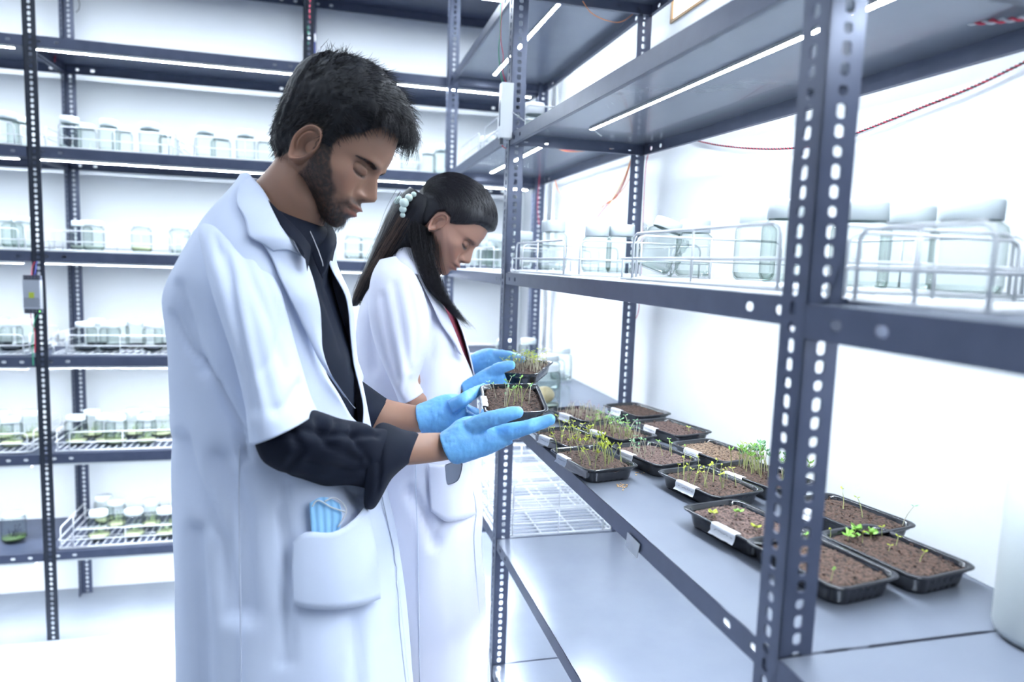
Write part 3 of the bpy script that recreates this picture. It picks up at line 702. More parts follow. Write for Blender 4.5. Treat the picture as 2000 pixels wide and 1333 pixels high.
def head_local(beta, tau, off=0.0, face=1.0, fem=0):
    """surface point of the head: beta goes round the mid plane, tau from the far ear to the near one"""
    rr = PR(beta)+off; cb, sb = math.cos(beta), math.sin(beta)
    W0 = 77.0+off*.9
    wb = 74+off*.9-10*smooth(-.2, -1.1, sb)*smooth(-.3, .6, cb)
    s_ = abs(math.cos(tau))**.86
    x = CX+rr*s_*cb; z = CZ+rr*s_*sb
    y = math.sin(tau)*(W0+(wb-W0)*math.cos(tau))
    jaw = smooth(-8, -92, z)*smooth(-50, 30, x); y *= 1-.30*jaw
    y *= 1-.05*smooth(60, 125, x)
    if x < 10 and z < 0: y *= 1-.18*smooth(0, -60, z)
    if face and x > 40:
        ay = abs(y); fx = smooth(55, 95, x)*face
        NZ = np.interp(z, [-41, -36, -31, -25, -19, -4, 8, 17, 24], [0, 3, 13, 24, 26, 18, 10, 4.5, 0])
        nw = np.interp(z, [-38, -28, -15, 8, 22], [8, 8.5, 7, 5.5, 6.5])
        x += fx*NZ*math.exp(-(ay/nw)**2.4)
        x += fx*8*gauss(ay-12, 4.5)*gauss(z+27, 5.5)                 # wings of the nose
        x -= fx*3*gauss(ay-20, 6)*gauss(z+30, 12)
        x += fx*9.5*gauss(z+46.5, 4.2)*math.exp(-(ay/21)**4); x += fx*7.5*gauss(z+58.5, 5)*math.exp(-(ay/18)**4)
        x -= fx*5*gauss(z+52, 1.9)*math.exp(-(ay/23)**4)
        x -= fx*3*gauss(z+69, 5)*gauss(ay, 20)
        e = math.hypot((ay-28)/17, (z-10)/12); 
        x -= fx*9*math.exp(-e**4)                                # eye socket
        e2 = math.hypot((ay-28)/14, (z-7)/8.5); b_ = max(0, 1-e2*e2)**.5; x += fx*9.5*b_; 
        y += math.copysign(fx*2.0*b_, y)
        x -= fx*2.2*gauss(z+.8-0.012*(ay-28)**2, 1.3)*smooth(15, 10, abs(ay-28))   # lash line of the lowered lid
        x -= fx*1.2*gauss(z-14+0.012*(ay-28)**2, 1.4)*smooth(15, 10, abs(ay-28))
        x += fx*4.0*gauss(z-24, 7)*gauss(ay-22, 22)             # brow
        x += fx*3.5*gauss(z+10, 14)*gauss(ay-52, 14); y += math.copysign(fx*2.5*gauss(z+10, 15)*gauss(ay-56, 14), y)
        x -= fx*3.0*gauss(z+42, 12)*gauss(ay-42, 12)
        x += fx*2.5*fem*gauss(z+36, 12)*gauss(ay-36, 12)
    return x, y, z
def to_head(h, x, y, z):
    return (x*h.sx if x > 0 else x*h.sb), y*h.wid, z*h.sz
HNB, HNT = 220, 130
def head_grid():
    for i in range(HNB):
        for j in range(HNT+1): yield i, j, -math.pi+2*math.pi*i/HNB, (j/HNT-.5)*math.pi*.998
def build_head(h, beard, fem, brow_h=1.0):
    vs = []; cols = []; loc = []
    for i, j, be, ta in head_grid():
        x, y, z = head_local(be, ta, 0, 1, fem); loc.append((x, y, z)); X, Y, Z = to_head(h, x, y, z); vs.append(h.w(X, Y, Z))
        ay = abs(y); c = np.array([1.0, 1, 1]); front = smooth(70, 95, x)
        lipm = front*max(gauss(z+46.5, 3.9), gauss(z+58, 4.8))*math.exp(-(ay/19)**4); c = c*(1-lipm)+lipm*np.array([.88, .62, .66])
        c *= 1-.55*front*gauss(z+52, 1.2)*math.exp(-(ay/21)**4)
        lash = front*gauss(z+1.8-0.012*(ay-28)**2, 1.7)*smooth(16, 11, abs(ay-28)); c *= 1-.93*lash
        if fem: c *= 1-.8*front*math.exp(-math.hypot((ay-25)/9, (z+3.5)/3.2)**4)
        c *= 1-.22*front*math.exp(-math.hypot((ay-27)/17, (z-4)/11)**4)
        c *= 1-.35*front*gauss(z-14+0.012*(ay-28)**2, 1.2)*smooth(14, 9, abs(ay-28))  # shade of the upper lid crease put into the tint
        bz = 21-.006*(ay-30)**2+(.06*(ay-30)); brow = front*smooth(4.6, 1.0, abs(z-bz)/(brow_h*.75))*smooth(9, 15, ay)*smooth(56, 40, ay)*(.75+.3*noise.noise(Vector((x*.5, y*.5, z*.5)))); c *= 1-.80*brow
        c = c*(1-.15*front*gauss(ay-40, 16)*gauss(z+22, 16)*np.array([0, .5, .5]))
        c *= 1-.75*front*gauss(z+33, 3)*gauss(ay-7, 3.5)
        if beard:
            m_ = beard_mask(x, ay, z); n_ = .95+.35*noise.noise(Vector((x*.22, y*.22, z*.22))); k = min(1, m_*n_); c = c*(1-k)+k*np.array([.13, .14, .16])
            sh = scalp(x, ay, z); c = c*(1-sh)+sh*.05
        else: sh = scalp_w(x, ay, z); c = c*(1-sh)+sh*.05
        cols.append((*np.clip(c, .01, 1), 1))
    fs = [(i*(HNT+1)+j, i*(HNT+1)+j+1, ((i+1) % HNB)*(HNT+1)+j+1, ((i+1) % HNB)*(HNT+1)+j) for i in range(HNB) for j in range(HNT)]
    return vs, fs, cols
SIDE = [36.0, 5.0]
def beard_mask(x, ay, z):
    k0 = smooth(18, 68, ay); x, z = x-SIDE[0]*k0, z+SIDE[1]*k0
    # below the line sideburn > cheek > moustache, leaving the lips and the spot under them
    line = np.interp(x, [-20, 8, 14, 30, 42, 60, 85, 105, 116], [-90, -90, 40, 32, -4, -26, -40, -39, -35])
    k = smooth(line+5, line-7, z)*smooth(3, 18, x)
    lower = smooth(-86, -66, z) if x < 60 else 1
    lips = max(math.exp(-((z+48)/4.6)**4), math.exp(-((z+58)/5.5)**4))*math.exp(-(ay/22)**6) if x > 80 else 0
    gap = gauss(ay-36, 10)*gauss(z+44, 9)*.75*smooth(70, 90, x)
    return k*(1-lips)*(1-gap)*(.35+.65*smooth(-98, -84, z))
def scalp(x, ay, z):
    k0 = smooth(18, 68, ay); x, z = x-36*k0, z+5*k0
    line = np.interp(x, [-70, -25, -16, 0, 12, 15, 32, 38, 60, 80, 100, 130], [-40, -38, 20, 34, 32, 6, 10, 36, 52, 72, 82, 86])
    line += 5*noise.noise(Vector((x*.12, ay*.12, 3))); return smooth(line-6, line+7, z)
def scalp_w(x, ay, z):
    k0 = smooth(18, 68, ay); x = x-19*k0
    line = np.interp(x, [-70, -25, -16, 0, 22, 30, 45, 62, 82, 100, 130], [-60, -60, 20, 33, 30, 18, 26, 40, 58, 66, 72])
    return smooth(line-5, line+6, z)
def ear_mesh(h, size, cx=2, cz=0, lean=-14, side=-1, out=74):
    """helix, antihelix, bowl and lobe as one shell standing off the side of the head"""
    vs = []; nr, na = 16, 48; a0 = math.radians(lean); cols = []
    for r_ in range(nr+1):
        for q in range(na):
            u = r_/nr; a = 2*math.pi*q/na; ca, sa = math.cos(a), math.sin(a)
            ex = 17*ca*(1+.10*sa)*(1.05 if ca < 0 else .88); ez = 31*sa*(1 if sa > 0 else 1.0); ex *= 1-.28*smooth(0, -1, sa)
            x, z = ex*u, ez*u
            rim = gauss(u-.90, .10); rim *= 1-.6*smooth(.2, .9, ca)*(1-abs(sa)); anti = gauss(u-.58, .10)*smooth(.3, -.5, ca)*smooth(-.9, -.4, sa)
            bowl = gauss(math.hypot((x-3)/10, (z+3)/12), 1); lobe = gauss(z+26, 7)*gauss(x-3, 8); tragus = gauss(x-12, 3.5)*gauss(z+4, 6)
            hgt = 8*rim+6*anti-7*bowl+4*lobe+5.5*tragus+2
            flare = 6*smooth(12, -18, x)      # the back edge stands away from the skull
            if u > .97: hgt -= 9
            X = x*math.cos(a0)-z*math.sin(a0); Z = x*math.sin(a0)+z*math.cos(a0)
            vs.append(h.w((cx+X)*size, side*(out+hgt+flare)*h.wid, (cz+Z)*size))
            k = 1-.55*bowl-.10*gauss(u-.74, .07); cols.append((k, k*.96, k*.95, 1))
    fs = [(r_*na+q, r_*na+(q+1) % na, (r_+1)*na+(q+1) % na, (r_+1)*na+q) for r_ in range(nr) for q in range(na)]
    back = []
    b0 = len(vs)
    for q in range(na):     # skirt back into the head
        v = np.array(vs[nr*na+q]); vs.append(v-side*h.lat*.016); cols.append((.8, .78, .78, 1))
    fs += [(nr*na+q, nr*na+(q+1) % na, b0+(q+1) % na, b0+q) for q in range(na)]
    return vs, fs, cols
def set_tint(o, cols):
    a = o.data.color_attributes.new('tint', 'FLOAT_COLOR', 'POINT'); a.data.foreach_set('color', np.array(cols, dtype=np.float32).ravel())
def body_from(parts, name, m, root, label=None):
    """several (vs, fs, cols) shells kept as one body mesh"""
    V, Fc, C = [], [], []
    for vs, fs, cols in parts:
        b = len(V); V += list(vs); Fc += [tuple(i+b for i in f) for f in fs]; C += list(cols) if cols else [(1, 1, 1, 1)]*len(vs)
    org = np.array(root['org']); o = obj(name, [np.asarray(v)-org for v in V], Fc, m, root, label=label); set_tint(o, C); return o
def shell(rings_, cap=True):
    b = MB(); b.rings(rings_, cap); return b.v, b.f, None
def hair_cap(h, maskf, offf, m, root, name='hair', nz=2.0, label=None, sc=.05):
    vs = []
    for i, j, be, ta in head_grid():
        x, y, z = head_local(be, ta, 0, 0); k = maskf(x, abs(y), z); o_ = offf(x, y, z)
        n_ = noise.noise(Vector((x*sc, y*sc, z*sc*.6)))*nz+noise.noise(Vector((x*sc*3, y*sc*3, z*sc*2)))*nz*.5
        off = (-9*(1-k)+(o_+n_)*k); x2, y2, z2 = head_local(be, ta, off, 0); vs.append(h.w(*to_head(h, x2, y2, z2)))
    fs = [(i*(HNT+1)+j, i*(HNT+1)+j+1, ((i+1) % HNB)*(HNT+1)+j+1, ((i+1) % HNB)*(HNT+1)+j) for i in range(HNB) for j in range(HNT)]
    org = np.array(root['org']); return obj(name, [v-org for v in vs], fs, m, root, label=label)
def strands(paths, r, name, m, root, label=None, kind='stuff', n=3):
    """fine tapering hairs, each a three-sided sliver"""
    b = WB()
    for p in paths:
        k = len(p); b.tube(p, [r*(1-.75*(i/(k-1))**2) for i in range(k)], n, False)
    o = b.build(name, m, root, True, label=label); o['kind'] = kind; return o

# ------------------------------------------------------------------ the man
man = root_at('person', (P(600, 1000, 1.15)[0], P(600, 1000, 1.15)[1], 0), 'bearded man in white lab coat and black shirt looking down at a seed tray', 'person')
HM = Head((600, 286), 1.12, 30, 6, 1.0, 1.0, .84, 1.0)
def tinted_limb(rows, **k): return shell(limb(rows, **k))
neck = limb([(575, 262, 640, 350, 1.12, .035), (550, 290, 645, 385, 1.12, .048), (534, 316, 640, 420, 1.12, .054), (515, 338, 628, 448, 1.125, .056), (495, 362, 612, 475, 1.13, .060), (478, 392, 606, 505, 1.14, .066), (470, 430, 595, 525, 1.155, .07)], n=40)
torso = limb([(455, 440, 585, 480, 1.16, .06), (410, 520, 600, 530, 1.16, .10), (390, 700, 630, 700, 1.17, .12), (390, 900, 640, 900, 1.17, .12), (390, 1080, 650, 1080, 1.17, .13)], n=24)
arm_n = limb([(430, 490, 475, 480, 1.06, .035), (462, 640, 540, 630, 1.0, .045), (520, 800, 590, 785, 1.0, .042), (555, 885, 640, 850, 1.02, .036), (660, 915, 680, 855, 1.06, .034), (760, 912, 764, 850, 1.11, .032), (828, 906, 828, 846, 1.16, .029), (880, 898, 868, 846, 1.20, .027), (915, 890, 895, 848, 1.215, .024)], n=28)
arm_f = limb([(600, 560, 560, 480, 1.32, .05), (655, 800, 600, 740, 1.34, .045), (720, 850, 715, 765, 1.35, .042), (760, 848, 758, 781, 1.35, .036), (815, 846, 818, 793, 1.35, .029), (852, 842, 850, 790, 1.35, .027)], n=24)
legs = []
for dx, DD in ((0, 1.09), (35, 1.25)):
    c = P(540+dx, 1000, DD); 
    def gp(x, z, c=c): return c+R0*x+np.array([0, 0, z-c[2]])
    rr_ = []
    for z, rx in ((.82, .070), (.74, .070), (.62, .064), (.50, .058), (.36, .055), (.20, .043), (.09, .036), (.06, .036)):
        cc = gp(0, z); rr_.append([cc+R0*rx*1.05*math.cos(a)-WD*rx*math.sin(a) for a in np.linspace(0, 2*math.pi, 20, endpoint=False)])
    legs.append((rr_, gp))
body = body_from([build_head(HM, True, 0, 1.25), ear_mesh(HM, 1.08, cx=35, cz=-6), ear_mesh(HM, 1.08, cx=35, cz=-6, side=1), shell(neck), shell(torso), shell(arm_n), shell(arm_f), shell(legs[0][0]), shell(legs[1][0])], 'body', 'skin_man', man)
def man_off(x, y, z):
    ay = abs(y); top = smooth(50, 120, z); front = smooth(30, 110, x); k0 = smooth(18, 68, ay); xs = x-36*k0; zs = z+5*k0
    o_ = 4+13*smooth(20, 80, z)+9*top+4*front*top
    if x < -20: o_ += 5*smooth(-20, 30, z)
    line = np.interp(xs, [-70, -25, -16, 0, 12, 15, 32, 38, 60, 80, 100, 130], [-40, -38, 20, 34, 32, 6, 10, 36, 52, 72, 82, 86])
    return 1.0+(o_-1)*smooth(line-4, line+(26 if x < 95 else 12), zs)
hair = hair_cap(HM, scalp, man_off, 'hair_man', man, nz=4.0, label='short black tousled hair')
rr = random.Random(11); paths = []
for _ in range(5200):
    be = rr.uniform(-math.pi, math.pi); ta = rr.uniform(-1.0, 1.0)*1.5
    if rr.random() < .5: be = rr.uniform(.1, 2.4)
    x, y, z = head_local(be, ta, 0, 0)
    if scalp(x, abs(y), z) < .5: continue
    o_ = man_off(x, y, z); x, y, z = head_local(be, ta, o_*.75, 0)
    n_ = np.array([x-CX, y*1.2, z-CZ]); n_ /= np.linalg.norm(n_)
    top = smooth(45, 105, z); fr = smooth(20, 100, x)
    if top > .3: d = np.array([.9, rr.uniform(-.35, .35), .15+.45*(1-fr)+rr.uniform(-.2, .3)]); ln = rr.uniform(16, 34)
    elif x > 60: d = np.array([.6, rr.uniform(-.3, .1), -.3]); ln = rr.uniform(10, 20)
    else: d = np.array([-.25, rr.uniform(-.15, .15), -.9]); ln = rr.uniform(7, 15)
    d = d-n_*(d@n_)*.75+n_*(.28+.25*top*rr.random()); d /= np.linalg.norm(d); curl = np.array([rr.gauss(0, .3), rr.gauss(0, .3), rr.gauss(0, .25)-.12-.75*smooth(85, 125, x)])
    pts = []; p = np.array([x, y, z]); k = 5
    for s_ in range(k+1): pts.append(HM.w(*to_head(HM, *p))); p = p+d*ln/k; d = d+curl/k*1.3; d /= np.linalg.norm(d)
    paths.append(pts)
# fringe falling over the forehead
for _ in range(900):
    y0 = rr.uniform(-66, 62); x0 = 122-.006*y0*y0+rr.uniform(-14, 10); z0 = 104+rr.uniform(-8, 10)-.004*y0*y0; d = np.array([.65, rr.uniform(-.3, .2), .10]); p = np.array([x0, y0, z0]); pts = []; ln = rr.uniform(26, 48); cur = rr.uniform(.9, 1.9)
    for s_ in range(7): pts.append(HM.w(*to_head(HM, *p))); p = p+d*ln/6; d = d+np.array([-.04-.10*rr.random(), rr.uniform(-.1, .1), -cur/6*1.3]); d /= np.linalg.norm(d)
    paths.append(pts)
for _ in range(260):   # tuft standing up at the crown
    y0 = rr.gauss(-5, 26); x0 = rr.gauss(-2, 16); p = np.array([x0, y0, 150.0-.006*y0*y0]); d = np.array([rr.uniform(-.9, .3), rr.uniform(-.3, .3), .7]); pts = []; ln = rr.uniform(10, 24)
    for s_ in range(5): pts.append(HM.w(*to_head(HM, *p))); p = p+d*ln/4; d = d+np.array([rr.gauss(0, .2), rr.gauss(0, .2), -.15]); d /= np.linalg.norm(d)
    paths.append(pts)
o = strands(paths, .00042, 'hair_strands', 'strand_man', man); o.parent = hair
paths = []
for _ in range(9000):
    be = rr.uniform(-2.4, .9); ta = rr.uniform(-1.55, 1.1); x, y, z = head_local(be, ta, 0, 1)
    if rr.random() > beard_mask(x, abs(y), z)*.9 or beard_mask(x, abs(y), z) < .25: continue
    n_ = np.array([x-CX, y*1.3, z-CZ]); n_ /= np.linalg.norm(n_); d = n_*.5+np.array([.15, 0, -.75]); d /= np.linalg.norm(d); d += np.array([rr.gauss(0, .2) for _ in range(3)]); ln = rr.uniform(2.5, 5)*(1+1.1*smooth(-50, -85, z)*smooth(40, 90, x))
    p = np.array([x, y, z]); pts = []
    for s_ in range(3): pts.append(HM.w(*to_head(HM, *p))); p = p+d*ln/2; d = d+np.array([-.1, 0, -.2])
    paths.append(pts)
strands(paths, .00017, 'beard', 'stubble', man, label='trimmed dark beard and moustache')
paths = []
for sgn in (-1, 1):
    for _ in range(340):
        ay = rr.uniform(14, 52); bz = 21-.006*(ay-30)**2+.06*(ay-30)+rr.uniform(-2.1, 2.1)*(1-.5*smooth(35, 54, ay))
        best = None
        # find the surface point by its height and width
        be = math.atan2(bz-CZ, 95); 
        for _k in range(6):
            ta = math.asin(max(-1, min(1, sgn*ay/74))); x, y, z = head_local(be, ta, 0, 1); be += (bz-z)/110
        d = np.array([.25-.5*smooth(30, 55, ay), sgn*.8, .35-.5*smooth(25, 50, ay)]); p = np.array([x+.5, y, z]); pts = []
        for s_ in range(3): pts.append(HM.w(*to_head(HM, *p))); p = p+d*2.2; d = d+np.array([0, 0, -.15])
        paths.append(pts)
strands(paths, .00022, 'eyebrows', 'stubble', man)

# shirt, under the coat
shirt_rows = [(478, 352, 600, 440, 1.13, .064), (462, 385, 640, 445, 1.135, .085), (420, 430, 655, 470, 1.14, .115), (385, 480, 648, 500, 1.145, .140), (360, 545, 644, 545, 1.15, .155), (362, 600, 657, 600, 1.16, .15), (366, 660, 675, 660, 1.165, .148), (370, 720, 690, 720, 1.165, .145), (375, 811, 692, 811, 1.165, .142), (378, 900, 685, 900, 1.165, .142), (380, 1000, 685, 1000, 1.165, .145), (385, 1080, 690, 1080, 1.165, .15)]
fold_s = [([(640, 560), (665, 640), (688, 720)], 4, .004), ([(600, 520), (640, 600), (668, 690)], 5, .004), ([(655, 480), (640, 560)], 4, .003)]
sv = crease(limb(shirt_rows, n=80, sub=6), fold_s, .002, 14)
b = WB(); b.rings(sv); so = b.build('shirt', 'shirt', man, True)
# shirt collar: two wings standing at the throat
def patch_px(grid, th=.0015):
    """grid of (px, py, D) rows -> thin sheet"""
    rws = [[P(*q) for q in row] for row in grid]; b = WB(); n = len(rws[0]); vs = [p for r_ in rws for p in r_]+[p+F*th for r_ in rws for p in r_]; m_ = len(rws); o2 = n*m_
    fs = [(i*n+j, i*n+j+1, (i+1)*n+j+1, (i+1)*n+j) for i in range(m_-1) for j in range(n-1)]; fs += [tuple(k+o2 for k in f[::-1]) for f in fs]
    for i in range(m_-1): fs += [(i*n, (i+1)*n, (i+1)*n+o2, i*n+o2), (i*n+n-1, i*n+n-1+o2, (i+1)*n+n-1+o2, (i+1)*n+n-1)]
    for j in range(n-1): fs += [(j, j+o2, j+1+o2, j+1), ((m_-1)*n+j, (m_-1)*n+j+1, (m_-1)*n+j+1+o2, (m_-1)*n+j+o2)]
    b.add(vs, fs); return b
def dense(grid, s1=5, s2=4):
    g = [cr_interp(r_, s1) for r_ in grid]; g = [cr_interp([g[i][j] for i in range(len(g))], s2) for j in range(len(g[0]))]; return [[tuple(g[j][i]) for j in range(len(g))] for i in range(len(g[0]))]
patch_px(dense([[(490, 352, 1.075), (512, 378, 1.052), (548, 415, 1.035), (585, 452, 1.035), (606, 480, 1.045)], [(500, 372, 1.062), (524, 398, 1.038), (556, 434, 1.022), (588, 470, 1.022), (606, 492, 1.036)], [(508, 396, 1.05), (534, 424, 1.025), (562, 458, 1.01), (590, 490, 1.01), (600, 530, 1.02)]])).build('shirt_collar', 'shirt', so, True)
patch_px(dense([[(604, 452, 1.13), (618, 428, 1.15), (640, 430, 1.165), (656, 458, 1.17)], [(606, 476, 1.10), (628, 455, 1.12), (646, 458, 1.13), (657, 470, 1.14)], [(612, 505, 1.08), (630, 500, 1.085), (642, 494, 1.09), (650, 486, 1.10)], [(630, 545, 1.07), (636, 530, 1.075), (640, 518, 1.08), (645, 505, 1.09)]])).build('shirt_collar', 'shirt', so, True)
b = WB(); b.tube([P(601, 441, 1.085), P(612, 466, 1.068), P(622, 490, 1.06), P(630, 513, 1.062), P(631, 520, 1.064)], .0007, 6); b.build('collar_piping', 'tape', so, True, label='thin white piping inside the shirt collar')

# coat
CO = [  # y, left, right, D, b, near edge
 (344, 470, 540, 1.125, .046, 484), (356, 463, 548, 1.125, .060, 493), (374, 450, 560, 1.125, .078, 512), (400, 425, 580, 1.13, .105, 527), (430, 398, 630, 1.14, .140, 540), (470, 368, 655, 1.145, .170, 572), (510, 342, 652, 1.15, .190, 592), (545, 322, 668, 1.15, .200, 609),
 (575, 311, 684, 1.155, .200, 620), (610, 314, 690, 1.16, .198, 625), (660, 321, 694, 1.16, .195, 627), (715, 323, 699, 1.16, .192, 639), (755, 326, 708, 1.16, .190, 666), (800, 328, 716, 1.16, .190, 690), (815, 329, 718, 1.16, .19, 700), (835, 330, 722, 1.16, .19, 720), (860, 331, 726, 1.16, .190, 724), (930, 334, 744, 1.16, .192, 742),
 (1000, 337, 758, 1.16, .198, 756), (1065, 340, 773, 1.16, .205, 771), (1140, 342, 784, 1.16, .21, 782), (1220, 345, 794, 1.16, .215, 792), (1333, 350, 806, 1.16, .222, 804), (1480, 352, 820, 1.16, .228, 818)]
def coat_frame(y):
    a = np.array(CO); return [float(np.interp(y, a[:, 0], a[:, k])) for k in range(1, 6)]
def sheet(b, A, n_in, thick):
    """close a rectangular grid of points A[i][j] with an inner skin at n_in[i][j]"""
    m_, n = len(A), len(A[0]); vs = [p for r_ in A for p in r_]+[p for r_ in n_in for p in r_]; o2 = n*m_
    fs = [(i*n+j, i*n+j+1, (i+1)*n+j+1, (i+1)*n+j) for i in range(m_-1) for j in range(n-1)]; fs += [tuple(k+o2 for k in f[::-1]) for f in fs]
    for i in range(m_-1): fs += [(i*n, (i+1)*n, (i+1)*n+o2, i*n+o2), (i*n+n-1, i*n+n-1+o2, (i+1)*n+n-1+o2, (i+1)*n+n-1)]
    for j in range(n-1): fs += [(j, j+o2, j+1+o2, j+1), ((m_-1)*n+j, (m_-1)*n+j+1, (m_-1)*n+j+1+o2, (m_-1)*n+j+o2)]
    b.add(vs, fs)
def open_coat(CO, sub_, n, folds, far=.10, ampn=.0048, thick=.0022, shrink=None):
    a = np.array(CO, float); ys = np.linspace(a[0, 0], a[-1, 0], (len(CO)-1)*sub_+1)
    A = np.stack([ys]+[np.interp(ys, a[:, 0], a[:, k]) for k in range(1, 6)], 1); kern = np.hanning(9); kern /= kern.sum()
    for k in range(1, 6): A[4:-4, k] = np.convolve(A[:, k], kern, 'same')[4:-4]
    outer, inner = [], []
    for y, L_, R_, D, bb, xe in A:
        c = P((L_+R_)/2, y, D); h = (P(R_, y, D)-P(L_, y, D))/2; e = (xe-(L_+R_)/2)/((R_-L_)/2); t0 = math.acos(max(-1, min(1, e)))
        ro, ri = [], []; l2, r2q = L_, R_
        for _ in range(2):       # keep the outline on the wanted width although the near half looks wider
            q = [proj(c+h*math.cos(t)-WD*bb*math.sin(t))[0] for t in np.linspace(0, 2*math.pi, 48)]
            l2 -= (min(q)-L_)*.9; r2q -= (max(q)-R_)*.9; c = P((l2+r2q)/2, y, D); h = (P(r2q, y, D)-P(l2, y, D))/2
        for _ in range(5):
            p = c+h*math.cos(t0)-WD*bb*math.sin(t0); x, _y, _z = proj(p); t0 = min(3, max(.0, t0+(x-xe)/((R_-L_)/2)/max(.35, math.sin(t0))*.8))
        cl_ = smooth(R_-30, R_-4, xe); fy = far*(1-cl_)-.03*cl_; t0 *= 1-smooth(R_-12, R_-2, xe)
        for j in range(n+1):
            t = t0+(2*math.pi-fy-t0)*j/n; d = h*math.cos(t)-WD*bb*math.sin(t); p = c+d; dl = np.linalg.norm(d); dn = d/dl
            hh = ampn*2*noise.noise(Vector((p[0]*8, p[1]*8, p[2]*2.0)))+ampn*.7*noise.noise(Vector((p[0]*20, p[1]*20, p[2]*5)))
            if dn@WD < .35:
                x, y_, _ = proj(p)
                for pts, wd, dp in folds:
                    q = seg_dist(x, y_, pts)
                    if q < wd*3: hh -= 1.6*dp*math.exp(-(q/wd)**2)*smooth(.2, -.45, float(dn@WD))
            p = p+dn*hh; ro.append(p); ri.append(p-dn*thick)
        outer.append(ro); inner.append(ri)
    return outer, inner
folds_c = [([(333, 615), (362, 680), (420, 745), (468, 830), (478, 900)], 7, .007), ([(350, 860), (370, 930), (405, 1000), (430, 1062), (450, 1200)], 16, .010), ([(345, 560), (372, 650), (395, 720)], 12, .007),
           ([(560, 950), (548, 1010), (560, 1062), (556, 1300)], 9, .007), ([(430, 900), (470, 1010), (480, 1200)], 22, .009), ([(650, 900), (690, 960), (735, 990)], 12, .006), ([(680, 1062), (700, 1200), (704, 1400)], 14, .009), ([(380, 1040), (395, 1250), (400, 1450)], 16, .010)]
cs = []
co_, ci_ = open_coat(CO, 7, 110, folds_c, far=.12)
b = WB(); sheet(b, co_, ci_, .002); coat = b.build('lab_coat', 'coat', man, True, label='white lab coat, open at the chest')
SHIFT = {}
def coat_shift(y, L_, R_, D, bb):
    key = (round(y), round(L_), round(D, 2))
    if key not in SHIFT:
        l2, r2q = L_, R_
        for _ in range(2):
            c = P((l2+r2q)/2, y, D); h = (P(r2q, y, D)-P(l2, y, D))/2
            q = [proj(c+h*math.cos(t)-WD*bb*math.sin(t))[0] for t in np.linspace(0, 2*math.pi, 48)]; l2 -= (min(q)-L_)*.9; r2q -= (max(q)-R_)*.9
        SHIFT[key] = (l2-L_, r2q-R_)
    return L_+SHIFT[key][0], R_+SHIFT[key][1]
def on_coat(px, py, off):
    """point on the near side of the coat seen at px, py, lifted by off"""
    qx, qy = px, py
    for _ in range(14):
        L_, R_, D, bb, _e = coat_frame(qy); sh_ = coat_shift(qy, L_, R_, D, bb); L_, R_ = sh_; c = P((L_+R_)/2, qy, D); h = (P(R_, qy, D)-P(L_, qy, D))/2
        e = (qx-(L_+R_)/2)/((R_-L_)/2); t = math.acos(max(-.999, min(.999, e))); d = h*math.cos(t)-WD*bb*math.sin(t); p = c+d+d/np.linalg.norm(d)*off
        x, y, _ = proj(p); qx += (px-x)*.8; qy += (py-y)*.8
    return p
def coat_patch(grid, off, th, name, parent, m='coat', bulge=0, label=None, s1=5, s2=4):
    g = dense(grid, s1, s2); outer, inner = [], []; n = len(g[0])
    for i, row in enumerate(g):
        ro = []; ri = []
        for j, q in enumerate(row):
            px, py = q[0], q[1]; o_ = off+(q[2] if len(q) > 2 else 0)+bulge*math.sin(math.pi*j/(n-1)); ro.append(on_coat(px, py, o_)); ri.append(on_coat(px, py, o_-th))
        outer.append(ro); inner.append(ri)
    b = WB(); sheet(b, outer, inner, th); return b.build(name, m, parent, True, label=label)
# collar leaf, then lapel: rows run from the free edge to the fold edge
coat_patch([[(466, 360, .004), (476, 354, .006), (489, 346, .010)], [(461, 394, 0), (486, 382, .004), (513, 371, .010)], [(478, 427, 0), (506, 412, .003), (532, 410, .006)], [(487, 462, 0), (520, 446, .003), (552, 448, .006)], [(512, 476, 0), (540, 472, .003), (574, 478, .006)], [(534, 492, 0), (560, 488, .003), (586, 500, .006)]], .012, .003, 'collar', coat, bulge=.003)
coat_patch([[(508, 470, 0), (545, 476, .002), (576, 480, .004)], [(529, 503, 0), (562, 504, .002), (596, 518, .005)], [(545, 540, 0), (582, 542, .002), (614, 560, .005)], [(560, 572, 0), (594, 586, .002), (625, 600, .005)], [(584, 622, 0), (606, 632, .002), (628, 645, .005)], [(606, 668, 0), (620, 674, .002), (631, 687, .005)], [(628, 712, 0), (640, 722, .002), (650, 738, .005)], [(672, 775, 0), (680, 782, .002), (692, 800, .004)]], .009, .003, 'lapel', coat, bulge=.003)
b = WB()   # back seam, front edge seam and hem line as raised stitching
for pts in ([(468, 870), (467, 950), (468, 1062), (470, 1200), (472, 1400)], [(735, 880), (748, 960), (757, 1010), (768, 1062), (780, 1180), (796, 1333)]):
    A = cr_interp(pts, 6); b = WB(); b.tube([on_coat(x, y, .0012) for x, y in A], .0011, 5); b.build('coat_seam', 'seam', coat, True)
coat_patch([[(572, 1060, .000), (598, 1040, .004), (650, 1040, .012), (690, 1016, .012), (716, 985, .004)], [(570, 1110, 0), (600, 1110, .006), (650, 1110, .012), (700, 1100, .010), (738, 1090, .002)], [(572, 1180, 0), (600, 1190, .004), (650, 1192, .006), (700, 1186, .004), (744, 1170, 0)]], .006, .002, 'pocket', coat, bulge=.003, label='patch pocket on the coat hip')
mk = root_at('face_mask', tuple(on_coat(640, 1030, .01)), 'pale blue pleated face mask tucked in the man\'s coat pocket', 'mask')
gm = dense([[(604, 984), (625, 972), (645, 974), (664, 985)], [(606, 1010), (626, 1002), (648, 1004), (668, 1008)], [(608, 1040), (628, 1034), (648, 1034), (664, 1034)], [(610, 1070), (628, 1070), (648, 1070), (662, 1065)]], 8, 5)
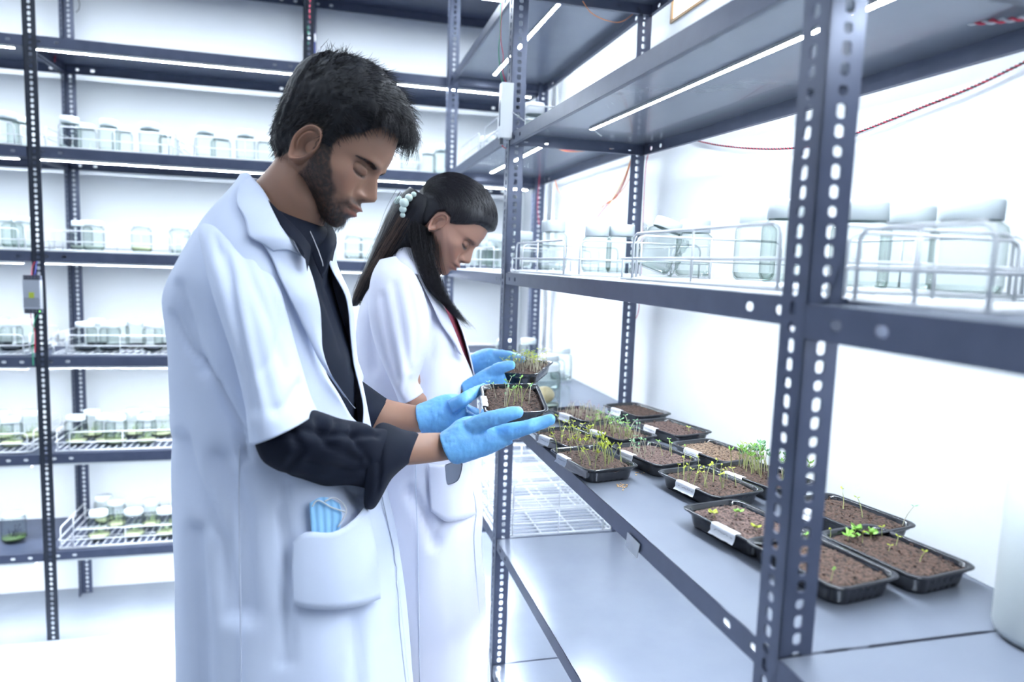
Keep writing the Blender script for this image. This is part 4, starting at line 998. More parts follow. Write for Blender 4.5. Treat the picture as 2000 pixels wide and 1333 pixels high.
outer = [[on_coat(q[0], q[1], .008+.0012*math.sin(j*1.15)) for j, q in enumerate(r_)] for r_ in gm]; inner = [[on_coat(q[0], q[1], .0065+.0012*math.sin(j*1.15)) for j, q in enumerate(r_)] for r_ in gm]
b = WB(); sheet(b, outer, inner, 0); b.build('mask_panel', 'mask', mk, True)
for pts in ([(610, 990), (622, 978), (648, 992), (674, 1000)], [(634, 980), (652, 973), (670, 985), (676, 1002), (660, 1030)]):
    b = WB(); b.tube([on_coat(x, y, .012) for x, y in cr_interp(pts, 6)], .0011, 5); b.build('ear_loop', 'tape', mk, True)

# near sleeve of the coat (short and wide), then the rolled black shirt sleeve
sl = [(405, 430, 452, 418, 1.09, .030), (388, 462, 486, 436, 1.05, .062), (396, 505, 522, 500, 1.01, .072), (410, 560, 548, 560, .985, .076), (428, 620, 560, 612, .975, .076), (447, 680, 574, 668, .97, .076), (462, 735, 590, 725, .97, .078), (474, 790, 605, 775, .97, .080), (483, 862, 622, 809, .975, .082)]
folds_sl = [([(470, 480), (500, 560), (540, 640), (560, 720)], 14, .010), ([(505, 500), (535, 580), (558, 640)], 7, .006), ([(440, 500), (452, 600), (470, 700), (492, 800)], 12, .010), ([(420, 470), (432, 520)], 8, .006), ([(560, 650), (540, 700), (500, 730)], 10, .005), ([(590, 750), (560, 790), (540, 805)], 9, .005), ([(480, 560), (500, 680), (530, 800)], 16, .006)]
ro = crease(limb(sl, n=72, sub=7), folds_sl, .003, 10); ri = [[np.array(p)+(np.mean(r_, axis=0)-np.array(p))*.035 for p in r_] for r_ in ro]
b = WB(); b.rings(ro+ri[::-1], cap=False); b.build('near_sleeve', 'coat', coat, True, label='wide short white sleeve over the near arm')
bs = [(505, 830, 600, 790, .985, .050), (493, 850, 622, 806, .985, .062), (508, 895, 655, 815, .99, .066), (535, 915, 690, 826, 1.0, .064), (575, 932, 715, 832, 1.02, .060), (625, 944, 738, 838, 1.045, .056), (680, 954, 752, 838, 1.07, .052), (722, 956, 765, 836, 1.09, .048), (738, 958, 775, 838, 1.10, .046)]
folds_b = [([(530, 850), (600, 840), (650, 850), (735, 850)], 8, .007), ([(560, 830), (590, 880), (560, 915)], 9, .007), ([(620, 820), (640, 870), (700, 900)], 8, .008), ([(600, 905), (680, 925), (735, 915)], 9, .007), ([(690, 835), (700, 870), (720, 900)], 6, .007), ([(655, 822), (650, 850)], 5, .006)]
b = WB(); b.rings(crease(limb(bs, n=64, sub=7), folds_b, .004, 24)); b.build('near_shirt_sleeve', 'shirt', so, True)
cu = [(722, 972, 735, 830, 1.085, .050), (716, 990, 748, 826, 1.09, .056), (735, 990, 780, 836, 1.10, .056), (765, 938, 806, 844, 1.12, .050), (800, 908, 817, 850, 1.14, .042)]
ro = crease(limb(cu, n=56, sub=6), [([(738, 850), (742, 920), (735, 975)], 4, .006)], .002, 20); ri = [[np.array(p)+(np.mean(r_, axis=0)-np.array(p))*.05 for p in r_] for r_ in ro]
b = WB(); b.rings(ro+ri[::-1], cap=False); b.build('near_cuff', 'shirt', so, True, label='rolled black shirt cuff on the near forearm')
fsv = [(640, 800, 640, 700, 1.31, .055), (700, 838, 700, 742, 1.34, .055), (716, 850, 738, 768, 1.345, .050), (722, 855, 758, 781, 1.35, .046)]
b = WB(); b.rings(limb(fsv, n=40, sub=5)); b.build('far_shirt_sleeve', 'shirt', so, True)
fcs = [(600, 560, 560, 470, 1.30, .06), (640, 700, 655, 600, 1.31, .07), (655, 800, 690, 690, 1.32, .07), (668, 830, 705, 730, 1.32, .07)]
b = WB(); b.rings(limb(fcs, n=40, sub=5)); b.build('far_sleeve', 'coat', coat, True)
for i, (rg, gp) in enumerate(legs):
    r2_ = [[np.array(p)+(np.array(p)-np.mean(r_, axis=0))*.22 for p in r_] for r_ in rg[:-1]]; b = WB(); b.rings(r2_); b.build('trouser_leg', 'trouser', man, True)
    b = WB(); rs = []
    for x, w_, hh in ((-.07, .025, .05), (-.05, .038, .085), (0, .040, .095), (.06, .042, .070), (.12, .046, .05), (.17, .040, .038), (.195, .02, .02)):
        rs.append([gp(x, .002+hh*.5)+WD*w_*math.cos(a)+np.array([0, 0, hh*.5*math.sin(a)]) for a in np.linspace(0, 2*math.pi, 18, endpoint=False)])
    b.rings(rs); b.build('shoe', 'shoe', man, True)
# ------------------------------------------------------------------ gloves
def fused(name, chunks, m, parent, voxel=.0022, sm=5, label=None, grit=.0006):
    """overlapping limbs fused into one continuous skin"""
    b = MB()
    for c in chunks: b.rings(c)
    q = parent
    while q.get('org') is None and q.parent is not None: q = q.parent
    org = np.array(q['org']); b.v = [tuple(np.array(v)-org) for v in b.v]
    o = obj(name, b.v, b.f, m, parent, label=label)
    evaluated(o, ('REMESH', dict(mode='VOXEL', voxel_size=voxel)), ('SMOOTH', dict(iterations=sm, factor=.6)))
    if grit:
        for v in o.data.vertices:
            q = v.co; v.co = q+v.normal*grit*(noise.noise(q*90)*1.6+noise.noise(Vector((q.x*240, q.y*240, q.z*90)))*.9)
    return o
def tip(rows):
    """close a finger with a rounded end"""
    a = list(rows); l_, p_ = np.array(a[-1], float), np.array(a[-2], float); c = (l_[:2]+l_[2:4])/2; d = c-(p_[:2]+p_[2:4])/2; d /= np.linalg.norm(d)+1e-9; hw = np.linalg.norm(l_[2:4]-l_[:2])/2
    for k, s_ in ((.45, .88), (.75, .62), (.95, .2)):
        q = c+d*hw*k; h = (l_[2:4]-l_[:2])/2*s_; a.append((*(q-h), *(q+h), l_[4], l_[5]*s_))
    return a
def finger(pts, r0, r1, n=20):
    """pts: (px, py, D) joints; r in metres"""
    rows = []
    for i, (x, y, D) in enumerate(pts):
        t = i/(len(pts)-1); r_ = r0+(r1-r0)*t; x0, y0, _ = pts[max(i-1, 0)]; x1, y1, _ = pts[min(i+1, len(pts)-1)]; L_ = math.hypot(x1-x0, y1-y0)+1e-9; k = r_/D*FPX; nx, ny = -(y1-y0)/L_*k, (x1-x0)/L_*k
        rows.append((x+nx, y+ny, x-nx, y-ny, D, r_))
    return limb(tip(rows), n=n, sub=4)
g1 = [limb([(886, 905, 858, 846, 1.185, .033), (900, 906, 874, 836, 1.188, .034), (925, 899, 893, 820, 1.195, .036), (955, 889, 922, 813, 1.205, .036), (982, 876, 955, 819, 1.212, .034), (1003, 865, 980, 828, 1.215, .028)], n=32),
      finger([(915, 838, 1.185), (950, 822, 1.172), (985, 812, 1.165), (1010, 806, 1.168)], .0165, .0108),
      finger([(962, 850, 1.20), (1002, 842, 1.193), (1040, 832, 1.19), (1074, 820, 1.195)], .0168, .0102),
      finger([(970, 858, 1.225), (1010, 845, 1.235), (1040, 834, 1.25), (1062, 827, 1.27)], .0120, .0088),
      finger([(960, 862, 1.25), (1000, 850, 1.27), (1035, 838, 1.29)], .0125, .0086),
      finger([(945, 862, 1.27), (980, 852, 1.30), (1010, 843, 1.32)], .0115, .0078)]
gl = fused('glove', g1, 'glove', man, label='blue glove on the near hand, fingers under the tray')
g2 = [limb([(826, 848, 812, 792, 1.345, .030), (845, 850, 832, 784, 1.35, .033), (875, 850, 862, 772, 1.355, .036), (900, 842, 892, 770, 1.36, .034), (915, 832, 910, 776, 1.36, .028)], n=32),
      finger([(880, 795, 1.33), (905, 782, 1.315), (925, 768, 1.335), (944, 759, 1.37)], .0145, .0100),
      finger([(905, 808, 1.35), (930, 822, 1.34), (960, 828, 1.36)], .0115, .0088), finger([(900, 822, 1.34), (930, 835, 1.32), (960, 840, 1.33)], .0115, .0088),
      finger([(890, 830, 1.33), (920, 843, 1.31), (950, 846, 1.31)], .011, .0085), finger([(905, 798, 1.37), (935, 808, 1.39), (965, 806, 1.40)], .011, .0085)]
fused('glove', g2, 'glove', man, label='blue glove on the far hand gripping the tray corner')
ct = P(1002, 775, 1.295)
def tray_basis(c, rz, rx, ry, *a, **k):
    t = tray((c[0], c[1], c[2]-.0275), 0, *a, **k); t.rotation_euler = (rx, ry, rz); return t
t1 = tray_basis(ct, math.radians(-9), math.radians(8), math.radians(-2), 'black tray of sparse green seedlings held in the man\'s blue gloves',
    [('mid', 8, (-.8, .6, -.5, .9), LB, SW), ('mid', 8, (-.4, .4, -.6, .6), L, SS)], seed=21, tape=-.25, tapelen=.055)

# ------------------------------------------------------------------ the woman
wo = root_at('person', (P(815, 1000, 1.66)[0], P(815, 1000, 1.66)[1], 0), 'smiling woman with long dark half-up hair, white coat and blue gloves', 'person')
HW = Head((853, 439), 1.63, 40, 5, .82, .90, 1.02, .93)
wneck = limb([(820, 440, 870, 500, 1.63, .045), (800, 462, 862, 535, 1.635, .047), (785, 485, 855, 560, 1.64, .05), (765, 515, 850, 585, 1.65, .07)], n=32)
wtorso = limb([(745, 560, 850, 580, 1.66, .10), (712, 620, 880, 640, 1.66, .12), (710, 760, 900, 760, 1.66, .12), (720, 900, 900, 900, 1.66, .13), (720, 1050, 915, 1050, 1.66, .14)], n=24)
warm = limb([(740, 560, 790, 540, 1.54, .04), (752, 680, 810, 670, 1.52, .038), (775, 770, 822, 745, 1.52, .034), (800, 806, 818, 758, 1.52, .032), (850, 792, 850, 757, 1.555, .027), (885, 783, 880, 754, 1.58, .023), (912, 776, 908, 750, 1.60, .020)], n=24)
warm2 = limb([(850, 600, 830, 540, 1.80, .04), (880, 700, 850, 640, 1.80, .038), (900, 740, 890, 700, 1.79, .030), (930, 735, 925, 695, 1.78, .024)], n=20)
wl = []
for dx, DD in ((5, 1.61), (20, 1.74)):
    c = P(810+dx, 1000, DD)
    def gp(x, z, c=c): return c+R0*x+np.array([0, 0, z-c[2]])
    rg = []
    for z, rx in ((.74, .066), (.68, .064), (.60, .060), (.46, .052), (.32, .050), (.18, .038), (.08, .032), (.06, .032)):
        cc = gp(0, z); rg.append([cc+R0*rx*math.cos(a)-WD*rx*math.sin(a) for a in np.linspace(0, 2*math.pi, 20, endpoint=False)])
    wl.append((rg, gp))
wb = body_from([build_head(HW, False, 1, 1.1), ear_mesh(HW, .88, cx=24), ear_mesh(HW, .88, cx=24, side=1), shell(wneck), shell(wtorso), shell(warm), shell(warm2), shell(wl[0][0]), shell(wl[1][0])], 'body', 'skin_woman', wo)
def w_off(x, y, z):
    return 6+8*smooth(0, 80, z)+5*smooth(20, -30, x)*smooth(-20, 40, z)+3*smooth(60, 110, x)*smooth(40, 80, z)
wh = hair_cap(HW, scalp_w, w_off, 'hair_woman', wo, nz=1.0, label='dark hair drawn smoothly back over the ear')
mass_b = limb([(800, 365, 868, 408, 1.625, .058), (778, 385, 856, 436, 1.625, .064), (758, 415, 836, 474, 1.63, .062), (739, 455, 806, 498, 1.64, .056), (722, 498, 778, 520, 1.65, .05), (704, 540, 742, 554, 1.65, .04), (690, 575, 712, 582, 1.65, .028), (685, 598, 698, 598, 1.65, .015)], n=40, sub=6)
mass_f = limb([(802, 430, 842, 462, 1.59, .020), (805, 475, 842, 498, 1.58, .018), (818, 520, 854, 533, 1.575, .015), (838, 556, 864, 556, 1.575, .010), (852, 580, 868, 578, 1.58, .005)], n=28, sub=6)
b = WB(); b.rings(mass_b); b.rings(mass_f); b.build('long_hair', 'hair_woman', wh, True)
rr = random.Random(5); paths = []
# combed strands from the hairline back to the clip
def cap_point(x_target, zt, near, lift):
    be = math.atan2(zt-CZ, x_target-CX); return be
CLIP = P(793, 395, 1.575)
for _ in range(2600):
    be = rr.uniform(-.15, 2.6); ta = rr.uniform(-1.5, .9); x, y, z = head_local(be, ta, 0, 0)
    if scalp_w(x, abs(y), z) < .5: continue
    pts = []; n_ = 9; be1 = rr.uniform(2.75, 3.05); ta1 = rr.uniform(-.85, -.25) if ta < .1 else rr.uniform(-.2, .5); lift = rr.uniform(.2, 1.6)
    span = rr.uniform(.35, 1)
    for s_ in range(n_+1):
        t = s_/n_*span; b2 = be+(be1-be)*t; t2 = ta+(ta1-ta)*t**1.5; x, y, z = head_local(b2, t2, 0, 0); o_ = w_off(x, y, z)*max(.3, scalp_w(x, abs(y), z))+lift*.6+.4*math.sin(t*9+be*7)
        pts.append(HW.w(*to_head(HW, *head_local(b2, t2, o_, 0))))
    paths.append(pts)
o = strands(paths, .00034, 'hair_strands', 'strand_woman', wo); o.parent = wh
def guide(pts, n, spread, seedd, jit=4, wave=3, rD=.04, taper=(1, 1)):
    r_ = random.Random(seedd); out = []
    A0 = np.array(pts, float)
    for _ in range(n):
        u, v = r_.gauss(0, .45), r_.gauss(0, .5); A = A0.copy(); m_ = len(A)
        ph = r_.uniform(0, 6.28)
        for i in range(m_):
            k = taper[0]+(taper[1]-taper[0])*i/(m_-1); A[i, 0] += u*spread*k+wave*math.sin(ph+i*1.2); A[i, 1] += u*spread*k*.6+wave*.5*math.cos(ph+i*1.1); A[i, 2] += v*rD
        s_ = cr_interp(A, 4); e = r_.uniform(.75, 1.0); s_ = s_[:max(4, int(len(s_)*e))]; out.append([P(*q) for q in s_])
    return out
pa = guide([(815, 395, 1.60), (790, 430, 1.60), (765, 475, 1.61), (738, 520, 1.62), (712, 565, 1.63), (695, 600, 1.64)], 700, 28, 1, taper=(1, .35), rD=.03)
o = strands(pa, .00040, 'hair_strands', 'strand_woman', wo); o.parent = wh
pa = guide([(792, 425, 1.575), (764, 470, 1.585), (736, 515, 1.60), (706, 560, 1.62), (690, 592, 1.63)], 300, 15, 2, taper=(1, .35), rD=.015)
o = strands(pa, .00036, 'hair_strands', 'strand_brown', wo, label='brown strands at the back'); o.parent = wh
pa = guide([(822, 440, 1.575), (826, 485, 1.565), (838, 530, 1.555), (852, 570, 1.55), (878, 600, 1.56), (905, 632, 1.58)], 700, 26, 3, taper=(1, .8), rD=.012, wave=3.5)
o = strands(pa, .00036, 'hair_strands', 'strand_woman', wo); o.parent = wh
pa = guide([(850, 545, 1.56), (868, 580, 1.56), (885, 608, 1.575), (900, 625, 1.585), (912, 642, 1.59)], 90, 26, 4, taper=(.5, .9), rD=.01, wave=5)
o = strands(pa, .00030, 'hair_strands', 'strand_woman', wo); o.parent = wh
cl = WB(); pts = [P(*q) for q in ((811, 376, 1.575), (800, 385, 1.57), (791, 397, 1.565), (787, 410, 1.565), (786, 422, 1.57))]; cl.tube(pts, .003, 8); clip = cl.build('hair_clip', 'hair_woman', wo, True, label='hair clip set with mint green beads')
for px, py, r_, D in ((808, 380, .0062, 1.565), (798.5, 386.5, .0088, 1.558), (789.5, 396.5, .0105, 1.552), (779.5, 392.5, .0110, 1.59), (787, 409, .0082, 1.556), (786.5, 420.5, .0058, 1.562)):
    b = WB(); b.sphere(P(px, py, D), r_, 20, 12); b.build('bead', 'bead', clip, True)
# clothes
CW = [(474, 788, 800, 1.655, .03, 797), (490, 772, 822, 1.655, .06, 808), (515, 754, 836, 1.655, .10, 822), (545, 731, 852, 1.66, .135, 842), (575, 708, 868, 1.66, .152, 858), (610, 694, 889, 1.66, .158, 876), (650, 690, 906, 1.66, .158, 893), (700, 691, 919, 1.66, .156, 909), (740, 692, 927, 1.66, .156, 921), (800, 696, 931, 1.66, .156, 929), (860, 698, 928, 1.66, .158, 926), (905, 700, 929, 1.66, .160, 927), (950, 702, 942, 1.66, .166, 940), (1000, 703, 946, 1.66, .172, 944), (1062, 702, 940, 1.66, .178, 938), (1200, 700, 948, 1.66, .185, 946), (1333, 700, 956, 1.66, .19, 954), (1420, 700, 960, 1.66, .195, 958)]
blouse = [(785, 500, 822, 520, 1.66, .045), (755, 530, 843, 548, 1.67, .08), (728, 575, 866, 575, 1.68, .10), (718, 620, 889, 620, 1.69, .105), (715, 700, 916, 700, 1.69, .105), (716, 745, 921, 745, 1.69, .10), (720, 800, 890, 800, 1.68, .10), (730, 950, 880, 950, 1.68, .10), (730, 1080, 880, 1080, 1.68, .10)]
b = WB(); b.rings(limb(blouse, n=60, sub=6)); b.build('blouse', 'maroon', wo, True, label='maroon top showing at the coat opening')
folds_w = [([(850, 620), (842, 700), (815, 745)], 9, .006), ([(880, 700), (870, 760), (840, 830)], 14, .006), ([(905, 760), (895, 860)], 9, .004), ([(800, 960), (830, 1010), (850, 1062)], 10, .009), ([(880, 1000), (860, 1040), (850, 1062)], 9, .006), ([(740, 560), (725, 640), (730, 720)], 10, .006), ([(850, 960), (900, 1000), (935, 1010)], 10, .005)]
co2, ci2 = open_coat(CW, 6, 90, folds_w, far=.05, ampn=.0045)
b = WB(); sheet(b, co2, ci2, .002); coat2 = b.build('lab_coat', 'coat2', wo, True, label='white lab coat')
_CO, CO = CO, CW
coat_patch([[(783, 477, 0), (790, 474, .002), (798, 474, .003)], [(772, 505, 0), (792, 502, .002), (812, 502, .004)], [(790, 522, 0), (808, 520, .002), (826, 524, .004)], [(806, 536, 0), (822, 538, .002), (838, 545, .004)]], .010, .003, 'collar', coat2, 'coat2', bulge=.003)
coat_patch([[(812, 532, 0), (826, 538, .002), (840, 545, .004)], [(826, 560, 0), (842, 564, .002), (856, 572, .004)], [(842, 592, 0), (858, 596, .002), (870, 604, .004)], [(858, 628, 0), (872, 632, .002), (884, 640, .004)], [(880, 662, 0), (888, 666, .002), (896, 672, .004)], [(898, 692, 0), (903, 696, .001), (907, 702, .003)]], .008, .003, 'lapel', coat2, 'coat2', bulge=.003)
for pts in ([(815, 850), (812, 950), (816, 1062), (820, 1333)], [(910, 930), (924, 960), (930, 1000), (926, 1062), (936, 1200)]): b = WB(); b.tube([on_coat(x, y, .001) for x, y in cr_interp(pts, 6)], .0011, 5); b.build('coat_seam', 'seam', coat2, True)
coat_patch([[(836, 906, 0), (866, 908, .010), (900, 900, .010), (916, 895, 0)], [(838, 950, 0), (870, 952, .010), (904, 950, .008), (922, 945, 0)], [(842, 1000, 0), (872, 1020, .004), (905, 1015, .004), (930, 1005, 0)]], .005, .002, 'pocket', coat2, 'coat2', bulge=.003)
ph = root_at('phone', tuple(on_coat(872, 925, .02)), 'grey phone sticking out of the woman\'s coat pocket', 'phone')
b = WB(); p4 = [(850, 916), (900, 900), (899, 930), (888, 944), (862, 949), (846, 946), (844, 922)]
p4 = cr_interp(p4+[p4[0]], 3)[:-1]; D0 = float(np.mean([proj(on_coat(x, y, .020))[2] for x, y in p4]))
f_ = [P(x, y, D0) for x, y in p4]; g_ = [P(x, y, D0+.008) for x, y in p4]; c_ = np.mean(f_, axis=0); fi = [c_+(p-c_)*.93-F*.0008 for p in f_]
b.rings([f_, g_]); b.build('phone_body', 'phone_dark', ph, False)
b = WB(); b.rings([[p for p in fi], [p+F*.001 for p in fi]]); b.build('phone_back', 'phone', ph, False)
CO = _CO
ws = [(742, 508, 778, 500, 1.58, .025), (726, 540, 806, 528, 1.55, .050), (718, 585, 828, 578, 1.53, .060), (722, 630, 838, 628, 1.52, .062), (736, 680, 836, 676, 1.515, .062), (754, 725, 826, 715, 1.51, .060), (768, 757, 818, 742, 1.51, .058), (780, 787, 827, 766, 1.51, .056)]
ro = crease(limb(ws, n=60, sub=6), [([(770, 560), (785, 640), (800, 720)], 10, .007), ([(745, 580), (758, 660), (775, 740)], 8, .006), ([(800, 560), (815, 640), (812, 700)], 8, .005), ([(800, 740), (790, 765)], 6, .004)], .0025, 11); ri = [[np.array(p)+(np.mean(r_, axis=0)-np.array(p))*.04 for p in r_] for r_ in ro]
b = WB(); b.rings(ro+ri[::-1], cap=False); b.build('near_sleeve', 'coat2', coat2, True, label='short white sleeve of the near arm')
b = WB(); b.rings(limb([(850, 600, 820, 520, 1.78, .05), (885, 700, 850, 620, 1.79, .055), (905, 745, 880, 690, 1.79, .05)], n=30)); b.build('far_sleeve', 'coat2', coat2, True)
for i, (rg, gp) in enumerate(wl):
    r2_ = [[np.array(p)+(np.array(p)-np.mean(r_, axis=0))*.25 for p in r_] for r_ in rg[:-1]]; b = WB(); b.rings(r2_); b.build('trouser_leg', 'trouser', wo, True)
    b = WB(); rs = []
    for x, w_, hh in ((-.06, .022, .045), (-.045, .034, .075), (0, .036, .08), (.05, .038, .06), (.10, .041, .045), (.15, .036, .035), (.17, .018, .02)):
        rs.append([gp(x, .002+hh*.5)+WD*w_*math.cos(a)+np.array([0, 0, hh*.5*math.sin(a)]) for a in np.linspace(0, 2*math.pi, 18, endpoint=False)])
    b.rings(rs); b.build('shoe', 'shoe', wo, True)
# her gloves and tray
g3 = [limb([(909, 778, 900, 746, 1.59, .024), (930, 772, 918, 738, 1.59, .028), (955, 768, 940, 724, 1.585, .032), (978, 762, 962, 714, 1.58, .030), (992, 752, 980, 714, 1.575, .024)], n=28),
      finger([(955, 735, 1.575), (975, 720, 1.555), (998, 714, 1.55)], .0165, .0110), finger([(975, 755, 1.60), (1000, 752, 1.62), (1025, 746, 1.64)], .012, .0085),
      finger([(975, 758, 1.58), (1000, 758, 1.59), (1022, 752, 1.60)], .012, .0085), finger([(965, 760, 1.57), (985, 764, 1.565), (1003, 760, 1.565)], .011, .008), finger([(980, 745, 1.61), (1010, 746, 1.64), (1035, 742, 1.66)], .012, .0085)]
fused('glove', g3, 'glove', wo, voxel=.0026, label='blue glove on her near hand, thumb on the tray rim')
g4 = [limb([(930, 736, 918, 694, 1.77, .026), (945, 740, 932, 686, 1.765, .032), (970, 738, 955, 680, 1.76, .034), (990, 730, 975, 684, 1.755, .030)], n=28),
      finger([(965, 695, 1.745), (990, 695, 1.725), (1018, 702, 1.715)], .0155, .0105), finger([(975, 720, 1.74), (1005, 732, 1.71), (1030, 734, 1.69)], .0125, .009),
      finger([(970, 730, 1.73), (1000, 740, 1.69), (1022, 740, 1.67)], .012, .0088), finger([(985, 712, 1.76), (1015, 722, 1.75), (1042, 726, 1.73)], .012, .0088), finger([(960, 735, 1.72), (985, 742, 1.68), (1005, 744, 1.66)], .011, .008)]
fused('glove', g4, 'glove', wo, voxel=.0026, label='blue glove on her far hand behind the tray')
t2 = tray_basis(P(1022, 715, 1.65), math.radians(-32), math.radians(4), math.radians(-1), 'black tray of dense white-stemmed seedlings held in the woman\'s blue gloves',
    [('mid', 60, (-.8, .9, -.5, .95), LY, SW), ('mid', 14, (-.6, .8, -.2, .8), L, SW)], seed=22, tape=None)
# ------------------------------------------------------------------ power supplies and wires
def psu(name, loc, w_, h_, d_, label, tilt=0):
    t = root_at(name, loc, label, 'power supply'); x, y, z = loc
    b = WB(); b.box(x-w_/2, x+w_/2, y-d_, y, z-h_/2+.016, z+h_/2-.016); b.build('case', 'silver', t)
    for s_ in (-1, 1):
        b = WB(); zz = z+s_*(h_/2-.008); b.box(x-w_/2, x+w_/2, y-d_*.75, y, zz-.008, zz+.008); tb = b.build('terminal_block', 'phone_dark', t)
        for k_ in range(5): b = WB(); xx = x-w_/2+w_*(k_+.5)/5; b.lathe([(.0022, 0), (.0022, .001), (0, .001)], 8, (xx, y-d_*.75-.0002, zz)); o = b.build('screw', 'silver', t); o.parent = tb
    b = WB()
    for r_ in range(6):
        for c_ in range(7+r_ % 2): xx = x-w_/2+w_*(c_+.5+(0 if r_ % 2 else .5))/8.2; zz = z-h_*.10-r_*.0055; b.box(xx-.0016, xx+.0016, y-d_-.0004, y-d_+.0001, zz-.0016, zz+.0016)
    b.build('vent_holes', 'phone_dark', t)
    b = WB(); b.box(x-w_*.16, x+w_*.16, y-d_-.0006, y-d_, z-.012, z+.008); b.build('sticker', 'leaf_yellow', t, label='small yellowish warning sticker')
    b = WB(); b.sphere((x+w_*.42, y-d_*.75-.001, z-h_/2+.008), .0022, 10, 6); b.build('indicator_light', 'greenled', t); return t
p = onY(67.5, 575, KY-.002); psu('power_supply', (p[0], KY-.003, p[2]), .052, .133, .026, 'silver power supply box clamped on the left black post of the back rack')
# plain white driver on the middle post
q0, q1 = onY(984, 165, Y2-.004), onY(984, 272, Y2-.004); t = root_at('power_supply', (.428, Y2, (q0[2]+q1[2])/2), 'slim white light driver strapped upright to the middle post', 'power supply')
b = WB(); xa, xb = onY(974, 220, Y2)[0], onY(1001, 220, Y2)[0]; b.box(xa, xb-.006, Y2-.028, Y2-.001, q1[2], q0[2]); b.build('case', 'white', t)
b = WB(); b.box(xa-.0006, xa+.0002, Y2-.022, Y2-.006, q1[2]+.03, q0[2]-.035); b.build('printed_panel', 'phone', t, label='grey printed text panel')
b = WB(); b.tube([(xb-.008, Y2-.030, (q0[2]+q1[2])/2-.004), (AX+.036, Y2-.004, (q0[2]+q1[2])/2-.018)], .0014, 6); b.build('cable_tie', 'wire', t)
b = WB(); b.box(xa+.002, xa+.010, Y2-.018, Y2-.006, q1[2]-.016, q1[2]); b.build('plug', 'phone_dark', t)
def wire(name, pts, m, r=.0011, label=None, group=None, twist=None, cat='wire'):
    A = [np.array(q, float) for q in cr_interp(pts, 8)]
    if twist:
        t = root_at(name, tuple(A[0]), label, cat, group); s_ = 0; cum = [0]
        for i in range(1, len(A)): cum.append(cum[-1]+np.linalg.norm(A[i]-A[i-1]))
        n_ = int(cum[-1]/twist[1]*8); T = np.linspace(0, cum[-1], n_); Q = np.array([[np.interp(u, cum, [a[k] for a in A]) for k in range(3)] for u in T])
        for ph, mm in ((0, m), (math.pi, twist[0])):
            pp = []
            for i, (u, q) in enumerate(zip(T, Q)):
                d = Q[min(i+1, n_-1)]-Q[max(i-1, 0)]; d /= np.linalg.norm(d)+1e-9; e = np.cross(d, (0, 0, 1)); e /= np.linalg.norm(e)+1e-9; f_ = np.cross(d, e); a = 2*math.pi*u/twist[1]+ph
                pp.append(q+(e*math.cos(a)+f_*math.sin(a))*r*1.02)
            b = WB(); b.tube(pp, r, 5); b.build('strand', mm, t, True)
        return t
    b = MB(); b.tube(A, r, 6); return b.build(name, m, None, True, label=label, cat=cat, group=group)
XW = XR-.006
def W_(px, py, X=XW): return tuple(onX(px, py, X))
wire('twisted_wire', [W_(1300, 268), W_(1325, 266), W_(1400, 283), W_(1500, 291), W_(1600, 283), W_(1670, 261), W_(1800, 210), W_(1900, 170), W_(2000, 122), W_(2100, 70)], 'red', .0011, 'red and black twisted wire sagging along the right wall', None, ('blackw', .012))
wire('twisted_wire', [tuple(P(*q)) for q in ((1738, -6, .96), (1770, 14, .93), (1820, 36, .90), (1880, 44, .87), (1940, 42, .84), (2010, 34, .80), (2080, 20, .76))], 'red', .0017, 'thick red and pale twisted wire hanging from the nearest upper shelf', None, ('tape', .024))
def G_(px, py, D): return tuple(P(px, py, D))
wire('loose_wire', [G_(978, -10, 1.84), G_(977, 60, 1.84), G_(974, 100, 1.84), G_(979, 150, 1.84), G_(986, 172, 1.83)], 'green', .0011, 'thin green wire dropping to the white driver on the middle post')
wire('loose_wire', [G_(982, -10, 1.83), G_(978, 70, 1.83), G_(983, 110, 1.83), G_(982, 140, 1.83), G_(991, 168, 1.83)], 'red', .0011, 'thin red wire dropping to the white driver on the middle post')
wire('loose_wire', [G_(978, 272, 1.84), G_(981, 285, 1.84), G_(988, 290, 1.85)], 'red', .0014, 'short red lead below the white driver')
for i, (m_, o_, lb) in enumerate((('yelloww', 0, 'yellow'), ('red', 5, 'red'), ('orangew', 9, 'orange'))):
    wire('loose_wire', [G_(1082, 283+o_*.4, 2.0), G_(1110, 291+o_*.6, 2.0), G_(1160, 289+o_*.5, 1.98), G_(1215, 287+o_*.3, 1.95), G_(1234, 294+o_*.3, 1.93), G_(1224, 335+o_, 1.95), G_(1205, 375+o_, 1.96), G_(1186, 405-o_, 1.98), G_(1167, 434-o_*2, 2.0)], m_, .0012, lb+' wire looping under the shelf end beside the middle post')
wire('loose_wire', [G_(1084, 352, 2.15), G_(1092, 375, 2.15), G_(1115, 400, 2.12), G_(1150, 412, 2.1), G_(1185, 398, 2.05), G_(1215, 372, 2.0), G_(1232, 345, 1.96)], 'orangew', .0011, 'brown-orange wire sagging in a loop against the right wall')
wire('loose_wire', [G_(1271, 286, 1.99), G_(1262, 320, 2.0), G_(1258, 380, 2.02), G_(1255, 450, 2.03), G_(1248, 600, 2.04), G_(1234, 640, 2.04), G_(1236, 720, 2.05), G_(1232, 785, 2.05)], 'red', .0010, 'thin red wire running down behind the back post')
wire('loose_wire', [G_(1055, 330, 2.72), G_(1050, 400, 2.72), G_(1053, 440, 2.72)], 'red', .0014, 'thin red wire on the far corner post')
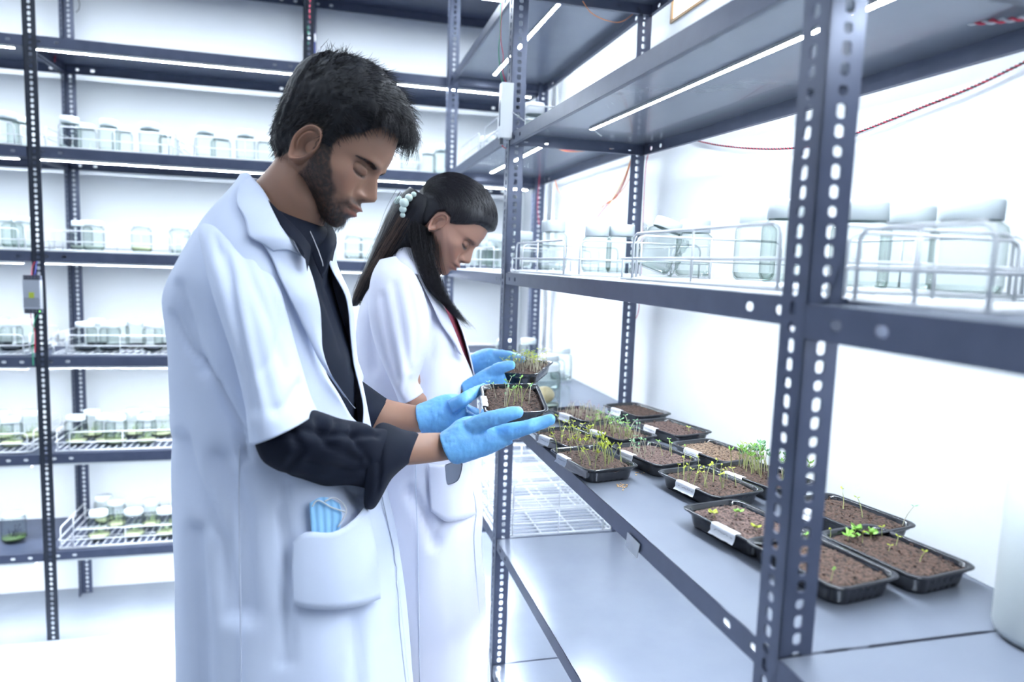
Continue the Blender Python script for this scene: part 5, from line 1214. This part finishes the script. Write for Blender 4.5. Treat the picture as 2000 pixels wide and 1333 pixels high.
wire('loose_wire', [G_(1138, 2, 1.8), G_(1155, 25, 1.8), G_(1185, 40, 1.82), G_(1215, 42, 1.85), G_(1245, 20, 1.9), G_(1262, 10, 1.92)], 'orangew', .0012, 'orange wire drooping under the topmost shelf end')
wire('light_lead', [G_(1157, 250, 1.72), G_(1165, 258, 1.72), G_(1175, 266, 1.73)], 'white', .0018, 'short white lead at the end of the long light strip')
wire('loose_wire', [G_(100, 96, 2.62), G_(106, 112, 2.62), G_(108, 128, 2.64), G_(113, 138, 2.68), G_(122, 150, 2.72)], 'blackw', .0016, 'dark and pink lead hanging from the top left light strip')
wire('loose_wire', [G_(103, 96, 2.61), G_(108, 108, 2.61), G_(106, 124, 2.63)], 'red', .0012, 'pink lead beside the dark one at the top left shelf')
for i, (m_, px, lb) in enumerate((('green', 599, 'green'), ('red', 606, 'red'), ('bluew', 611, 'blue'))):
    wire('loose_wire', [G_(px, -12, 2.68), G_(px-1, 30, 2.68), G_(px+3, 70, 2.68), G_(px-1+i*2, 110, 2.68), G_(px-8+i*3, 135, 2.68)], m_, .0017, lb+' wire taped to the back rack post above the man')
b = MB(); c_ = [P(*q) for q in ((591, 66, 2.665), (616, 66, 2.665), (616, 80, 2.665), (591, 80, 2.665))]; b.add(c_+[q+F*.004 for q in c_], [(3, 2, 1, 0), (4, 5, 6, 7), (0, 1, 5, 4), (2, 3, 7, 6), (1, 2, 6, 5), (3, 0, 4, 7)]); b.build('tape_band', 'tape', None, label='strip of pale tape binding the coloured wires', cat='tape')
for m_, pts, lb in (('red', [(68, 512), (63, 524), (62, 540)], 'red'), ('bluew', [(72, 510), (70, 524), (67, 540)], 'violet'), ('green', [(74, 614), (66, 634), (64, 680), (65, 715)], 'green'), ('red', [(60, 612), (62, 632), (68, 650), (68, 690)], 'brown')):
    wire('loose_wire', [tuple(onY(x, y, KY-.012)) for x, y in pts], m_, .0014, '%s wire %s the silver power supply on the left post' % (lb, 'above' if pts[0][1] < 600 else 'below'))
wire('loose_wire', [G_(148, -10, 2.7), G_(155, 5, 2.7), G_(154, 18, 2.7), G_(148, 24, 2.7)], 'blackw', .0014, 'black wire curling off the rear left post at the photo top')
